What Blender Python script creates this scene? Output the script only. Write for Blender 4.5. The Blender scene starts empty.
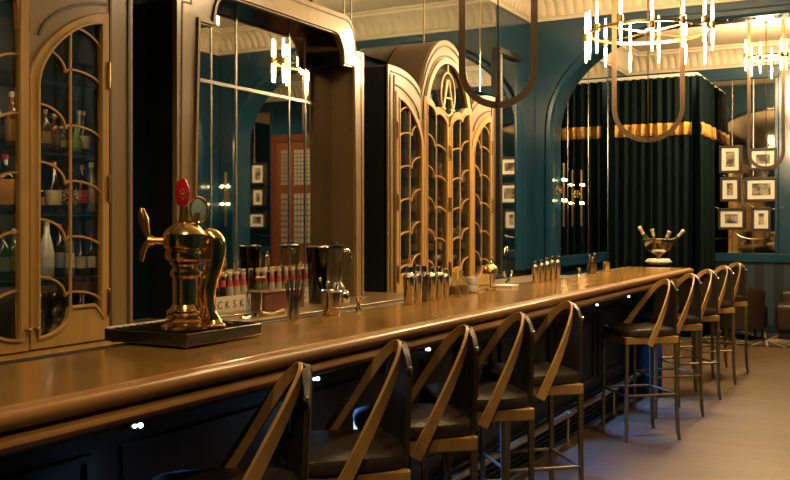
import bpy, bmesh, math, random
from mathutils import Vector, Matrix
random.seed(7)
PI = math.pi
scn = bpy.context.scene
COL = scn.collection

# ---------------------------------------------------------------- survey of the place (camera geometry -> metres)
F, VX, HY, HC = 950.0, 900.0, 225.0, 1.46
TH = math.atan((VX - 395) / F)
CT, ST = math.cos(TH), math.sin(TH)
def yx(px, X):                       # Y where the sight line px meets the plane X
    u = (px - 395) / F
    return -X * (CT + u * ST) / (ST - u * CT)
def zx(px, py, X):                   # height there
    d = X * F / (CT * (px - VX))
    return HC - (py - HY) * d / F
def fl(px, py, Z):                   # point on a horizontal plane
    d = F * (HC - Z) / (py - HY); u = (px - 395) / F; r = u * d
    return Vector((r * CT - d * ST, r * ST + d * CT, Z))
def xy(px, Y):                       # X on a transverse plane
    u = (px - 395) / F; d = Y / (CT + u * ST); r = u * d
    return r * CT - d * ST
def zy(px, py, Y):
    u = (px - 395) / F; d = Y / (CT + u * ST)
    return HC - (py - HY) * d / F

# ---------------------------------------------------------------- mesh builder
class MB:
    def __init__(s): s.v = []; s.f = []; s.m = []; s.mi = 0
    def add(s, vs, fs):
        b = len(s.v); s.v += [Vector(v) for v in vs]
        for f in fs: s.f.append([b + i for i in f]); s.m.append(s.mi)
        return s
    def box(s, x0, x1, y0, y1, z0, z1):
        return s.add([(x0,y0,z0),(x1,y0,z0),(x1,y1,z0),(x0,y1,z0),(x0,y0,z1),(x1,y0,z1),(x1,y1,z1),(x0,y1,z1)],
                     [(0,3,2,1),(4,5,6,7),(0,1,5,4),(1,2,6,5),(2,3,7,6),(3,0,4,7)])
    def lathe(s, prof, n=24, c=(0,0,0), axis=None, sx=1, sy=1):
        c = Vector(c); M = Matrix.Identity(3)
        if axis is not None: M = Vector((0,0,1)).rotation_difference(Vector(axis)).to_matrix()
        vs = []; fs = []
        for r, z in prof:
            for i in range(n):
                a = 2*PI*i/n; vs.append(c + M @ Vector((r*math.cos(a)*sx, r*math.sin(a)*sy, z)))
        k = len(prof)
        for j in range(k-1):
            for i in range(n):
                i2 = (i+1) % n; fs.append((j*n+i, j*n+i2, (j+1)*n+i2, (j+1)*n+i))
        if prof[0][0] > 1e-6: fs.append(tuple(range(n-1, -1, -1)))
        if prof[-1][0] > 1e-6: fs.append(tuple((k-1)*n+i for i in range(n)))
        return s.add(vs, fs)
    def cyl(s, a, b, r, r2=None, n=14):
        a = Vector(a); b = Vector(b); L = (b-a).length
        return s.lathe([(r,0),(r if r2 is None else r2, L)], n, a, (b-a).normalized())
    def sphere(s, c, r, n=14, sz=1):
        k = max(6, n//2)
        return s.lathe([(max(r*math.sin(PI*j/k), 0 if j in (0,k) else 1e-5), -r*math.cos(PI*j/k)*sz) for j in range(k+1)], n, c)
    def tube(s, path, r, n=8, rs=None, closed=False):
        P = [Vector(p) for p in path]; k = len(P); vs = []; fs = []; up = None
        for j, p in enumerate(P):
            if closed: T = (P[(j+1)%k] - P[j-1]).normalized()
            else: T = (P[min(j+1,k-1)] - P[max(j-1,0)]).normalized()
            if up is None:
                up = Vector((0,0,1)) if abs(T.z) < .9 else Vector((1,0,0))
            S = T.cross(up).normalized(); U = S.cross(T).normalized(); up = U
            rr = rs[j] if rs else r
            for i in range(n):
                a = 2*PI*i/n; vs.append(p + S*math.cos(a)*rr + U*math.sin(a)*rr)
        for j in range(k if closed else k-1):
            j2 = (j+1) % k
            for i in range(n):
                i2 = (i+1) % n; fs.append((j*n+i, j*n+i2, j2*n+i2, j2*n+i))
        if not closed:
            fs.append(tuple(range(n-1,-1,-1))); fs.append(tuple((k-1)*n+i for i in range(n)))
        return s.add(vs, fs)
    def sweep(s, path, prof, N=(1,0,0), closed=False, scale=None):
        # prof = closed outline (a along N x T, b along N)
        P = [Vector(p) for p in path]; N0 = Vector(N); k = len(P); n = len(prof); vs = []; fs = []
        for j, p in enumerate(P):
            if closed: t1 = (P[j]-P[j-1]).normalized(); t2 = (P[(j+1)%k]-P[j]).normalized()
            else:
                t1 = (P[j]-P[j-1]).normalized() if j else (P[1]-P[0]).normalized()
                t2 = (P[j+1]-P[j]).normalized() if j < k-1 else t1
            T = (t1+t2).normalized() if (t1+t2).length > 1e-6 else t1
            S = N0.cross(T).normalized(); Nn = T.cross(S).normalized()
            q = max(.35, T.dot(t2)); sc = scale[j] if scale else 1
            for a, b in prof: vs.append(p + S*(a/q)*sc + Nn*b*sc)
        for j in range(k if closed else k-1):
            j2 = (j+1) % k
            for i in range(n):
                i2 = (i+1) % n; fs.append((j*n+i, j*n+i2, j2*n+i2, j2*n+i))
        if not closed:
            fs.append(tuple(range(n-1,-1,-1))); fs.append(tuple((k-1)*n+i for i in range(n)))
        return s.add(vs, fs)
    def strip(s, ys, zb, zt, x0, x1):
        # slab in the Y-Z plane between two curves, thickness x0..x1
        n = len(ys); vs = []
        for i in range(n):
            vs += [(x0,ys[i],zb[i]),(x1,ys[i],zb[i]),(x1,ys[i],zt[i]),(x0,ys[i],zt[i])]
        fs = []
        for i in range(n-1):
            a = 4*i; b = a+4
            fs += [(a+1,b+1,b+2,a+2),(b,a,a+3,b+3),(a,b,b+1,a+1),(a+2,b+2,b+3,a+3)]
        fs += [(0,1,2,3),(4*n-4,4*n-1,4*n-2,4*n-3)]
        return s.add(vs, fs)
    def ring(s, inner, outer, x0, x1):
        # frame between two matched closed outlines [(y,z)]
        n = len(inner); vs = []
        for i in range(n):
            vs += [(x0,*inner[i]),(x1,*inner[i]),(x1,*outer[i]),(x0,*outer[i])]
        fs = []
        for i in range(n):
            a = 4*i; b = 4*((i+1)%n)
            fs += [(a+1,b+1,b+2,a+2),(b,a,a+3,b+3),(a,b,b+1,a+1),(a+2,b+2,b+3,a+3)]
        return s.add(vs, fs)
    def fan(s, out, x0, x1, inner_pt=None):
        # filled outline [(y,z)] star-shaped about its centre, thickness x0..x1
        n = len(out)
        cy = sum(p[0] for p in out)/n; cz = sum(p[1] for p in out)/n
        if inner_pt: cy, cz = inner_pt
        vs = [(x0,cy,cz),(x1,cy,cz)]
        for y, z in out: vs += [(x0,y,z),(x1,y,z)]
        fs = []
        for i in range(n):
            a = 2+2*i; b = 2+2*((i+1)%n)
            fs += [(1,a+1,b+1),(0,b,a),(a,b,b+1,a+1)]
        return s.add(vs, fs)
    def xf(s, M, start=0):
        for i in range(start, len(s.v)): s.v[i] = M @ s.v[i]
        return s

def link(o): COL.objects.link(o); return o
def tag(o, label, cat, group=None, kind=None):
    if label: o['label'] = label
    if cat: o['category'] = cat
    if group: o['group'] = group
    if kind: o['kind'] = kind
    return o
def thing(name, label, cat, loc=(0,0,0), rz=0, group=None):
    o = link(bpy.data.objects.new(name, None)); o.location = loc; o.rotation_euler = (0,0,rz); o.empty_display_size = .05
    return tag(o, label, cat, group)
def obj(name, mb, mats, parent=None, world=True, bevel=0, smooth=40, origin=None, label=None, segs=2, subd=0):
    me = bpy.data.meshes.new(name)
    off = Vector((0,0,0))
    if world and parent is not None:
        p = parent
        while p is not None: off += Vector(p.location); p = p.parent
    if origin is not None: off = Vector(origin)
    me.from_pydata([v - off for v in mb.v], [], mb.f)
    mats = mats if isinstance(mats, (list, tuple)) else [mats]
    for m in mats: me.materials.append(m)
    if len(mats) > 1: me.polygons.foreach_set('material_index', mb.m)
    bm = bmesh.new(); bm.from_mesh(me); bmesh.ops.recalc_face_normals(bm, faces=bm.faces[:]); bm.to_mesh(me); bm.free()
    me.polygons.foreach_set('use_smooth', [True]*len(me.polygons))
    me.set_sharp_from_angle(angle=math.radians(smooth))
    o = link(bpy.data.objects.new(name, me))
    if parent is not None: o.parent = parent
    if origin is not None: o.location = origin
    if bevel:
        b = o.modifiers.new('bevel','BEVEL'); b.width = bevel; b.segments = segs; b.limit_method = 'ANGLE'; b.angle_limit = math.radians(38)
        b.harden_normals = False
    if subd:
        b = o.modifiers.new('sub','SUBSURF'); b.levels = subd; b.render_levels = subd
    if label: o['label'] = label
    return o
def struct(name, mb, m, **k):
    o = obj(name, mb, m, **k); o['kind'] = 'structure'; return o
def dup(root, loc=None, rz=None, label=None, group=None):
    def cp(o, par):
        c = o.copy(); link(c)
        if par is not None: c.parent = par
        for ch in o.children: cp(ch, c)
        return c
    r = cp(root, None)
    if loc is not None: r.location = loc
    if rz is not None: r.rotation_euler = (0,0,rz)
    if label: r['label'] = label
    if group: r['group'] = group
    return r

# ---------------------------------------------------------------- materials
def mat(name, col, rough=.5, metal=0, spec=.5, emit=None, es=0, coat=0, vary=None, scale=8, stretch=(1,1,1), bump=0, bscale=60, rvar=0):
    m = bpy.data.materials.new(name); m.use_nodes = True; nt = m.node_tree; b = nt.nodes['Principled BSDF']
    b.inputs['Base Color'].default_value = (*col, 1); b.inputs['Roughness'].default_value = rough
    b.inputs['Metallic'].default_value = metal; b.inputs['Specular IOR Level'].default_value = spec
    b.inputs['Coat Weight'].default_value = coat; b.inputs['Coat Roughness'].default_value = .12
    if emit: b.inputs['Emission Color'].default_value = (*emit,1); b.inputs['Emission Strength'].default_value = es
    if vary or bump or rvar:
        tc = nt.nodes.new('ShaderNodeTexCoord'); mp = nt.nodes.new('ShaderNodeMapping'); mp.inputs['Scale'].default_value = stretch
        nt.links.new(tc.outputs['Object'], mp.inputs['Vector'])
    if vary or rvar:
        n = nt.nodes.new('ShaderNodeTexNoise'); n.inputs['Scale'].default_value = scale; n.inputs['Detail'].default_value = 6
        nt.links.new(mp.outputs[0], n.inputs['Vector'])
    if vary:
        r = nt.nodes.new('ShaderNodeValToRGB'); r.color_ramp.elements[0].position = .3; r.color_ramp.elements[1].position = .7
        r.color_ramp.elements[0].color = (*vary,1); r.color_ramp.elements[1].color = (*col,1)
        nt.links.new(n.outputs['Fac'], r.inputs['Fac']); nt.links.new(r.outputs[0], b.inputs['Base Color'])
    if rvar:
        mr = nt.nodes.new('ShaderNodeMapRange'); mr.inputs['To Min'].default_value = max(.02, rough-rvar); mr.inputs['To Max'].default_value = rough+rvar
        nt.links.new(n.outputs['Fac'], mr.inputs['Value']); nt.links.new(mr.outputs[0], b.inputs['Roughness'])
    if bump:
        n2 = nt.nodes.new('ShaderNodeTexNoise'); n2.inputs['Scale'].default_value = bscale; nt.links.new(mp.outputs[0], n2.inputs['Vector'])
        bp = nt.nodes.new('ShaderNodeBump'); bp.inputs['Strength'].default_value = bump; bp.inputs['Distance'].default_value = .01
        nt.links.new(n2.outputs['Fac'], bp.inputs['Height']); nt.links.new(bp.outputs[0], b.inputs['Normal'])
    return m
def glassy(name, col, refl=.6, rough=.02, tint=(1,1,1)):
    m = bpy.data.materials.new(name); m.use_nodes = True; nt = m.node_tree; nt.nodes.clear()
    o = nt.nodes.new('ShaderNodeOutputMaterial'); t = nt.nodes.new('ShaderNodeBsdfTransparent'); g = nt.nodes.new('ShaderNodeBsdfGlossy')
    mx = nt.nodes.new('ShaderNodeMixShader'); fr = nt.nodes.new('ShaderNodeLayerWeight'); fr.inputs['Blend'].default_value = .25
    mt = nt.nodes.new('ShaderNodeMath'); mt.operation = 'MULTIPLY_ADD'; mt.inputs[1].default_value = refl; mt.inputs[2].default_value = .045
    mt.use_clamp = True
    nt.links.new(fr.outputs['Fresnel'], mt.inputs[0]); nt.links.new(mt.outputs[0], mx.inputs[0])
    t.inputs[0].default_value = (*col,1); g.inputs[0].default_value = (*tint,1); g.inputs['Roughness'].default_value = rough
    nt.links.new(t.outputs[0], mx.inputs[1]); nt.links.new(g.outputs[0], mx.inputs[2]); nt.links.new(mx.outputs[0], o.inputs[0])
    return m

M_BLUE = mat('blue_lacquer', (.011,.055,.102), .2, vary=(.009,.046,.086), scale=3, coat=.3)
M_BLUE_TRIM = mat('blue_trim', (.010,.050,.094), .2, coat=.3)
M_CREAM = mat('cream_plaster', (.72,.62,.45), .7, bump=.05)
M_CEIL = mat('ceiling_plaster', (.70,.60,.44), .8)
M_OAK = mat('gilded_oak', (.54,.315,.095), .34, vary=(.42,.235,.065), scale=5, stretch=(4,4,.5), coat=.25)
M_OAKD = mat('bronzed_oak', (.27,.175,.07), .36, vary=(.22,.14,.055), scale=4, stretch=(4,4,.5), coat=.3)
M_GILT = mat('pale_gilt', (.75,.58,.32), .5, .3)
M_OAKSHADE = mat('oak_top_shaded', (.10,.062,.028), .45)  # cabinet wood darkened to hold the shade on the unlit arched tops
M_GROOVE = mat('groove_dark', (.06,.032,.012), .5)
M_BLACKLAC = mat('black_lacquer', (.006,.008,.010), .12, coat=.5)
M_DARK = mat('dark_stain', (.008,.010,.012), .45)
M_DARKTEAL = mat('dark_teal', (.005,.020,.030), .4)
M_BRASS = mat('polished_brass', (.90,.63,.27), .16, 1)
M_BRASS2 = mat('aged_brass', (.50,.33,.13), .3, 1, vary=(.38,.24,.09), scale=6)
M_BRASSR = mat('rail_brass', (.74,.58,.34), .34, 1)
M_STEEL = mat('polished_steel', (.72,.68,.60), .14, 1)
M_STEELD = mat('dark_steel', (.20,.19,.17), .25, 1)
M_BRONZE = mat('bronze_leg', (.20,.155,.085), .42, .7)
M_BENT = mat('bent_oak', (.42,.24,.075), .38, vary=(.30,.16,.045), scale=6, stretch=(3,3,1), coat=.2)
M_LEATHER = mat('black_leather', (.034,.024,.015), .32, bump=.25, bscale=180)
M_LEATHERB = mat('brown_leather', (.030,.017,.009), .36, bump=.2, bscale=90)
M_STRAP = mat('strap_leather', (.11,.068,.032), .5)
M_MIRROR = mat('aged_mirror', (.62,.64,.60), .025, 1)
M_MIRROR_A = mat('clear_mirror', (.78,.78,.72), .02, 1)
M_MIRROR_D = mat('smoked_mirror', (.36,.40,.40), .03, 1)
M_MIRROR_W = mat('warm_mirror', (.66,.60,.48), .04, 1)
M_BEVEL = mat('mirror_bevel', (.75,.72,.62), .18, 1)
M_GLASS = glassy('clear_glass', (.93,.95,.93))
M_PANE = glassy('cabinet_pane', (.88,.90,.88), .8)
M_WHITE = mat('white_card', (.80,.76,.66), .7)
M_LINEN = mat('white_linen', (.80,.76,.68), .8, bump=.2, bscale=40)
M_INK = mat('black_ink', (.02,.018,.016), .6)
M_RED = mat('red_enamel', (.45,.012,.014), .18, coat=.6)
M_REDL = mat('red_label', (.50,.05,.035), .5)
M_LENS = mat('grey_green_enamel', (.24,.32,.28), .25, coat=.5)
M_MAHOG = mat('mahogany', (.14,.040,.018), .35, vary=(.10,.028,.012), scale=6, stretch=(1,6,6), coat=.3)
M_CURTAIN = mat('green_velvet', (.0014,.008,.0095), .85, spec=.15, bump=.2, bscale=50)
M_GOLD = mat('gold_braid', (.58,.30,.055), .6, bump=.5, bscale=110)
M_FRAME = mat('black_frame', (.018,.014,.010), .4)
M_LIGHT = mat('frosted_tube', (1,.9,.7), .4, emit=(1.0,.74,.40), es=15)
M_BULB = mat('warm_bulb', (1,.9,.7), .4, emit=(1.0,.68,.30), es=60)
M_LED = mat('cool_led', (.9,.95,1), .4, emit=(.62,.85,1.0), es=4.5)
M_DOWN = mat('downlight_lens', (1,.9,.7), .4, emit=(1.0,.74,.42), es=20)
M_STRIPE = None

def bar_mat():
    m = mat('bar_top_copper', (.60,.34,.09), .17, .55, vary=(.46,.24,.058), scale=2.2, stretch=(3,1,1), rvar=.07, bump=.03, bscale=16)
    return m
M_BAR = bar_mat()
M_BAREDGE = mat('bar_edge_wood', (.34,.165,.045), .3, vary=(.25,.11,.028), scale=3, stretch=(8,.7,8), coat=.3)

def floor_mat():
    m = bpy.data.materials.new('floor_planks'); m.use_nodes = True; nt = m.node_tree; b = nt.nodes['Principled BSDF']
    tc = nt.nodes.new('ShaderNodeTexCoord'); mp = nt.nodes.new('ShaderNodeMapping'); mp.inputs['Rotation'].default_value = (0,0,0)
    br = nt.nodes.new('ShaderNodeTexBrick'); br.inputs['Scale'].default_value = 1; br.inputs['Brick Width'].default_value = 1.3; br.inputs['Row Height'].default_value = .11
    br.inputs['Mortar Size'].default_value = .003; br.inputs['Color1'].default_value = (.150,.088,.034,1); br.inputs['Color2'].default_value = (.118,.068,.026,1); br.inputs['Mortar'].default_value = (.08,.045,.022,1)
    n = nt.nodes.new('ShaderNodeTexNoise'); n.inputs['Scale'].default_value = 3; n.inputs['Detail'].default_value = 8
    mp2 = nt.nodes.new('ShaderNodeMapping'); mp2.inputs['Scale'].default_value = (1,10,1)
    mx = nt.nodes.new('ShaderNodeMix'); mx.data_type = 'RGBA'; mx.blend_type = 'MULTIPLY'; mx.inputs['Factor'].default_value = .55
    nt.links.new(tc.outputs['Object'], mp.inputs[0]); nt.links.new(mp.outputs[0], br.inputs['Vector'])
    nt.links.new(tc.outputs['Object'], mp2.inputs[0]); nt.links.new(mp2.outputs[0], n.inputs['Vector'])
    nt.links.new(br.outputs['Color'], mx.inputs['A']); nt.links.new(n.outputs['Color'], mx.inputs['B']); nt.links.new(mx.outputs['Result'], b.inputs['Base Color'])
    b.inputs['Roughness'].default_value = .45
    return m
def stripe_mat():
    m = bpy.data.materials.new('striped_panel'); m.use_nodes = True; nt = m.node_tree; b = nt.nodes['Principled BSDF']
    tc = nt.nodes.new('ShaderNodeTexCoord'); sp = nt.nodes.new('ShaderNodeSeparateXYZ'); mo = nt.nodes.new('ShaderNodeMath'); mo.operation = 'FRACT'
    ml = nt.nodes.new('ShaderNodeMath'); ml.operation = 'MULTIPLY'; ml.inputs[1].default_value = 4.0
    gt = nt.nodes.new('ShaderNodeMath'); gt.operation = 'GREATER_THAN'; gt.inputs[1].default_value = .5
    mx = nt.nodes.new('ShaderNodeMix'); mx.data_type = 'RGBA'; mx.inputs['A'].default_value = (.005,.011,.017,1); mx.inputs['B'].default_value = (.016,.04,.052,1)
    nt.links.new(tc.outputs['Object'], sp.inputs[0]); nt.links.new(sp.outputs['X'], ml.inputs[0]); nt.links.new(ml.outputs[0], mo.inputs[0])
    nt.links.new(mo.outputs[0], gt.inputs[0]); nt.links.new(gt.outputs[0], mx.inputs['Factor']); nt.links.new(mx.outputs['Result'], b.inputs['Base Color'])
    b.inputs['Roughness'].default_value = .5
    return m
def carpet_mat():
    m = bpy.data.materials.new('starburst_carpet'); m.use_nodes = True; nt = m.node_tree; b = nt.nodes['Principled BSDF']
    tc = nt.nodes.new('ShaderNodeTexCoord'); sp = nt.nodes.new('ShaderNodeSeparateXYZ'); at = nt.nodes.new('ShaderNodeMath'); at.operation = 'ARCTAN2'
    ml = nt.nodes.new('ShaderNodeMath'); ml.operation = 'MULTIPLY'; ml.inputs[1].default_value = 11
    sn = nt.nodes.new('ShaderNodeMath'); sn.operation = 'SINE'; ab = nt.nodes.new('ShaderNodeMath'); ab.operation = 'ABSOLUTE'
    ln = nt.nodes.new('ShaderNodeVectorMath'); ln.operation = 'LENGTH'
    mu = nt.nodes.new('ShaderNodeMath'); mu.operation = 'MULTIPLY'
    lt = nt.nodes.new('ShaderNodeMath'); lt.operation = 'LESS_THAN'; lt.inputs[1].default_value = .14
    mx = nt.nodes.new('ShaderNodeMix'); mx.data_type = 'RGBA'; mx.inputs['A'].default_value = (.018,.013,.011,1); mx.inputs['B'].default_value = (.30,.22,.13,1)
    L = nt.links.new
    L(tc.outputs['Object'], sp.inputs[0]); L(sp.outputs['Y'], at.inputs[0]); L(sp.outputs['X'], at.inputs[1]); L(at.outputs[0], ml.inputs[0]); L(ml.outputs[0], sn.inputs[0])
    L(sn.outputs[0], ab.inputs[0]); L(tc.outputs['Object'], ln.inputs[0]); L(ab.outputs[0], mu.inputs[0]); L(ln.outputs['Value'], mu.inputs[1]); L(mu.outputs[0], lt.inputs[0])
    L(lt.outputs[0], mx.inputs['Factor']); L(mx.outputs['Result'], b.inputs['Base Color']); b.inputs['Roughness'].default_value = .9
    return m
def photo_mat(name, seed):
    m = bpy.data.materials.new(name); m.use_nodes = True; nt = m.node_tree; b = nt.nodes['Principled BSDF']
    tc = nt.nodes.new('ShaderNodeTexCoord'); mp = nt.nodes.new('ShaderNodeMapping'); mp.inputs['Location'].default_value = (seed*3.1,seed*1.7,seed)
    n = nt.nodes.new('ShaderNodeTexNoise'); n.inputs['Scale'].default_value = 9; n.inputs['Detail'].default_value = 3
    r = nt.nodes.new('ShaderNodeValToRGB'); r.color_ramp.elements[0].position = .42; r.color_ramp.elements[1].position = .62
    r.color_ramp.elements[0].color = (.04,.03,.02,1); r.color_ramp.elements[1].color = (.42,.35,.24,1)
    L = nt.links.new; L(tc.outputs['Object'], mp.inputs[0]); L(mp.outputs[0], n.inputs['Vector']); L(n.outputs['Fac'], r.inputs['Fac']); L(r.outputs[0], b.inputs['Base Color'])
    b.inputs['Roughness'].default_value = .35
    return m

def light(name, kind, loc, power, col, **k):
    l = bpy.data.lights.new(name, kind); l.energy = power; l.color = col
    for a, b in k.items(): setattr(l, a, b)
    o = link(bpy.data.objects.new(name, l)); o.location = loc; return o
# ---------------------------------------------------------------- the room
XL, XR, XR2 = -3.50, 1.15, 5.4
YB, YT, YT2, YF, YC = -2.6, 9.65, 9.95, 13.7, 12.6
ZC, ZCOR = 3.90, 3.62
XCAB, XMIR, XALC = -3.10, -3.45, -3.265
ZBAR, ZBACK = 1.09, 1.0

struct('floor', MB().box(XL-.2, XR2+.2, YB-.2, YF+.2, -.1, 0), floor_mat())
c0 = fl(766, 341, 0)
o = struct('carpet', MB().box(XL, XR2, 12.15, YF, 0, .012), carpet_mat(), origin=(c0.x, c0.y, 0)); o['label'] = 'dark carpet with pale starburst lines'
struct('ceiling', MB().box(XL-.2, XR2+.2, YB-.2, YF+.2, ZC, ZC+.1), M_CEIL)
struct('wall_left', MB().box(XL-.2, XL, YB-.2, YF+.2, 0, ZC), M_BLUE)
wb = MB().box(XL-.2, XR2+.2, YB-.2, YB, 0, ZC); struct('wall_back', wb, M_BLUE)
struct('wall_far', MB().box(XL-.2, XR2+.2, YF, YF+.2, 0, ZC), M_BLUE)
struct('wall_lounge', MB().box(XR2, XR2+.2, YT2, YF+.2, 0, ZC), M_BLUE)
# window wall on the right (three tall openings)
WY = [(2.0,3.1),(4.4,5.5),(6.8,7.9)]
mb = MB(); ys = YB
for a, b in WY:
    mb.box(XR, XR+.2, ys, a, 0, ZC); mb.box(XR, XR+.2, a, b, 0, .75); mb.box(XR, XR+.2, a, b, 3.1, ZC); ys = b
mb.box(XR, XR+.2, ys, YT, 0, ZC)
struct('wall_right', mb, M_BLUE)
M_SKY = mat('dusk_glass', (.05,.1,.15), .1, emit=(.16,.42,.85), es=.015)
for i, (a, b) in enumerate(WY):
    w = struct('window_%d' % (i+1), MB().box(XR+.10, XR+.11, a, b, .75, 3.1), M_SKY)
    g = MB()
    for k in range(7): y = a+(b-a)*k/6; g.box(XR+.07, XR+.10, y-.012, y+.012, .75, 3.1)
    for k in range(13): z = .75+2.35*k/12; g.box(XR+.07, XR+.10, a, b, z-.012, z+.012)
    obj('window_lattice', g, M_BLUE_TRIM, w)
    fr = MB().ring([(a,.75),(b,.75),(b,3.1),(a,3.1)], [(a-.1,.65),(b+.1,.65),(b+.1,3.2),(a-.1,3.2)], XR-.03, XR)
    obj('window_frame', fr, M_BLUE_TRIM, w, bevel=.008)

# dividing wall with the wide arched opening
OX0, OX1, SPZ, TOPZ = -3.25, .88, 2.43, 3.47
A_ = 1.27; B_ = TOPZ - SPZ
def arch_pts():
    p = []
    for k in range(25):
        t = PI - PI/2*k/24; p.append((OX0+A_+A_*math.cos(t), SPZ+B_*math.sin(t)))
    for k in range(25):
        t = PI/2 - PI/2*k/24; p.append((OX1-A_+A_*math.cos(t), SPZ+B_*math.sin(t)))
    return p
AP = arch_pts()
mb = MB()
mb.box(XL, OX0, YT, YT2, 0, ZC); mb.box(OX1, XR2+.2, YT, YT2, 0, ZC)
s0 = len(mb.v)
mb.strip([p[0] for p in AP], [p[1] for p in AP], [ZC]*len(AP), YT, YT2)
for i in range(s0, len(mb.v)): v = mb.v[i]; mb.v[i] = Vector((v.y, v.x, v.z))
struct('wall_divider', mb, M_BLUE, smooth=30)
# moulding that runs round the opening
path = [(OX0-.03, YT, 0)] + [(OX0-.03, YT, SPZ*k/6) for k in range(1,6)] + [(x-.03 if x < -1.3 else x+.03, YT, z+.03) for x, z in AP] + [(OX1+.03, YT, 0)]
struct('trim_1', MB().sweep(path, [(-.045,-.01),(.045,-.01),(.045,.02),(.02,.045),(-.02,.045),(-.045,.02)], (0,-1,0)), M_BLUE_TRIM)
mb = MB()
for z0 in (2.75,):
    pts = [(-3.42,SPZ+.3),(-3.42,3.5),(-2.9,3.5)]
for (xa, xb, za, zb) in [(OX1+.07, XR-.05, 1.2, 3.45), (-3.46, -3.33, 1.2, 2.3), (1.3, 2.6, 1.2, 3.4)]:
    mb.sweep([(xa,YT,za),(xb,YT,za),(xb,YT,zb),(xa,YT,zb)], [(-.012,-.005),(.012,-.005),(.012,.012),(-.012,.012)], (0,-1,0), closed=True)
struct('trim_2', mb, M_BLUE_TRIM)
# cornices: a cove with a leaf pattern
def cornice(name, p0, p1, n):
    p0 = Vector(p0); p1 = Vector(p1); D = (p1-p0); L = D.length; D.normalize(); N = Vector(n)
    mb = MB(); k = max(2, int(L/.0125)); prof0 = [(0,ZCOR),(.02,ZCOR),(.03,ZCOR+.03),(.045,ZCOR+.04),(.06,ZCOR+.09),(.10,ZCOR+.16),(.17,ZCOR+.21),(.22,ZCOR+.225),(.23,ZCOR+.25),(.26,ZCOR+.26),(.26,ZC-.002),(0,ZC-.002)]
    n_ = len(prof0); vs = []; fs = []
    for j in range(k+1):
        s = L*j/k; q = abs(math.sin(PI*s/.10))
        for i, (a, z) in enumerate(prof0):
            aa = a + (.028*(q-.5) if 4 <= i <= 6 else 0)
            vs.append(p0 + D*s + N*aa + Vector((0,0,z)))
    for j in range(k):
        for i in range(n_):
            i2 = (i+1) % n_; fs.append((j*n_+i, j*n_+i2, (j+1)*n_+i2, (j+1)*n_+i))
    fs.append(tuple(range(n_))); fs.append(tuple(k*n_+i for i in range(n_)))
    mb.add(vs, fs); o = struct(name, mb, M_CREAM, smooth=30); return o
cornice('trim_3', (XL,YB,0), (XL,YT,0), (1,0,0))
cornice('trim_4', (XL,YT,0), (XR,YT,0), (0,-1,0))
cornice('trim_5', (XR,YB,0), (XR,YT,0), (-1,0,0))
cornice('trim_6', (XL,YT2,0), (XL,YF,0), (1,0,0))
cornice('trim_7', (XL,YF,0), (XR2,YF,0), (0,-1,0))
cornice('trim_8', (XR2,YT2,0), (XR2,YF,0), (-1,0,0))
# beam underside lights
for k, px in enumerate((692, 706, 728, 752, 778)):
    X = xy(px, YT+.15)
    t = thing('recessed_light', ['recessed light in the beam soffit beside the ringed chandelier','second recessed light along the beam soffit from the big chandelier','middle recessed light of the five along the beam soffit','fourth recessed light along the beam soffit from the big chandelier','recessed light in the beam soffit, last before the photo edge'][k], 'light', (X, YT+.15, TOPZ-.012), 0, 'recessed lights under the beam')
    obj('trim_ring', MB().lathe([(.022,.0),(.040,.0),(.040,.014),(.022,.014),(.022,0)], 20), M_STEEL, t, world=False)
    obj('lens', MB().lathe([(.022,.004),(.022,.012)], 16), M_DOWN, t, world=False)

# far wall: mirror panel, dado, rail
fx0, fx1 = xy(712, YF), xy(775, YF)
Zr0, Zr1 = zy(750,262.5,YF), zy(750,253,YF)
struct('trim_9', MB().box(XL, 2.12, YF-.05, YF, Zr0, Zr1), M_BLUE_TRIM, bevel=.012)
struct('trim_10', MB().box(3.17, XR2, YF-.05, YF, Zr0, Zr1), M_BLUE_TRIM, bevel=.012)
M_STRIPE = stripe_mat()
struct('trim_11', MB().box(XL, 2.12, YF-.015, YF, .12, Zr0), M_STRIPE)
struct('trim_12', MB().box(3.17, XR2, YF-.015, YF, .12, Zr0), M_STRIPE)
struct('baseboard_far', MB().box(XL, 2.12, YF-.03, YF, .012, .12), M_BLUE_TRIM, bevel=.006)
ZM = zy(740, 80, YF)
def far_mirror(x0, x1, label):
    t = thing('wall_mirror', label, 'mirror', ((x0+x1)/2, YF-.02, Zr1), 0, 'mirrors behind the framed photographs')
    obj('mirror_pane', MB().box(x0, x1, YF-.02, YF-.002, Zr1, ZM), M_MIRROR_W, t)
    for k in (1,2): X = x0+(x1-x0)*k/3; obj('bevel_joint', MB().box(X-.006, X+.006, YF-.024, YF-.019, Zr1, ZM), M_BEVEL, t)
    for X in (x0-.05, x1+.0): obj('side_frame', MB().box(X, X+.05, YF-.06, YF, Zr1, ZM), M_BLUE_TRIM, t, bevel=.008)
    obj('top_frame', MB().box(x0-.05, x1+.05, YF-.06, YF, ZM, ZM+.06), M_BLUE_TRIM, t, bevel=.008)
    sq = MB()   # curling etched lines on the mirror
    for i in range(5):
        cx = x0+(x1-x0)*(.1+.2*i); cz = Zr1+.35+.4*(i%3)
        sq.tube([(cx+.3*math.cos(a), YF-.022, cz+.16*math.sin(a)) for a in [PI+.12*j for j in range(20)]], .005, 6)
    obj('etched_scroll', sq, M_BEVEL, t)
far_mirror(fx0, fx1, 'tall mirror behind the six framed photographs near the curtain')
far_mirror(3.2, 4.3, 'tall mirror in the lounge beyond the panelled door, seen reflected')
FR = [(719,741.6,145.4,173),(749,777,148,170),(720,740,177,201.6),(744.8,777.8,177,201.6),(718,745,208,229.6),(751.5,771,207,231)]
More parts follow.
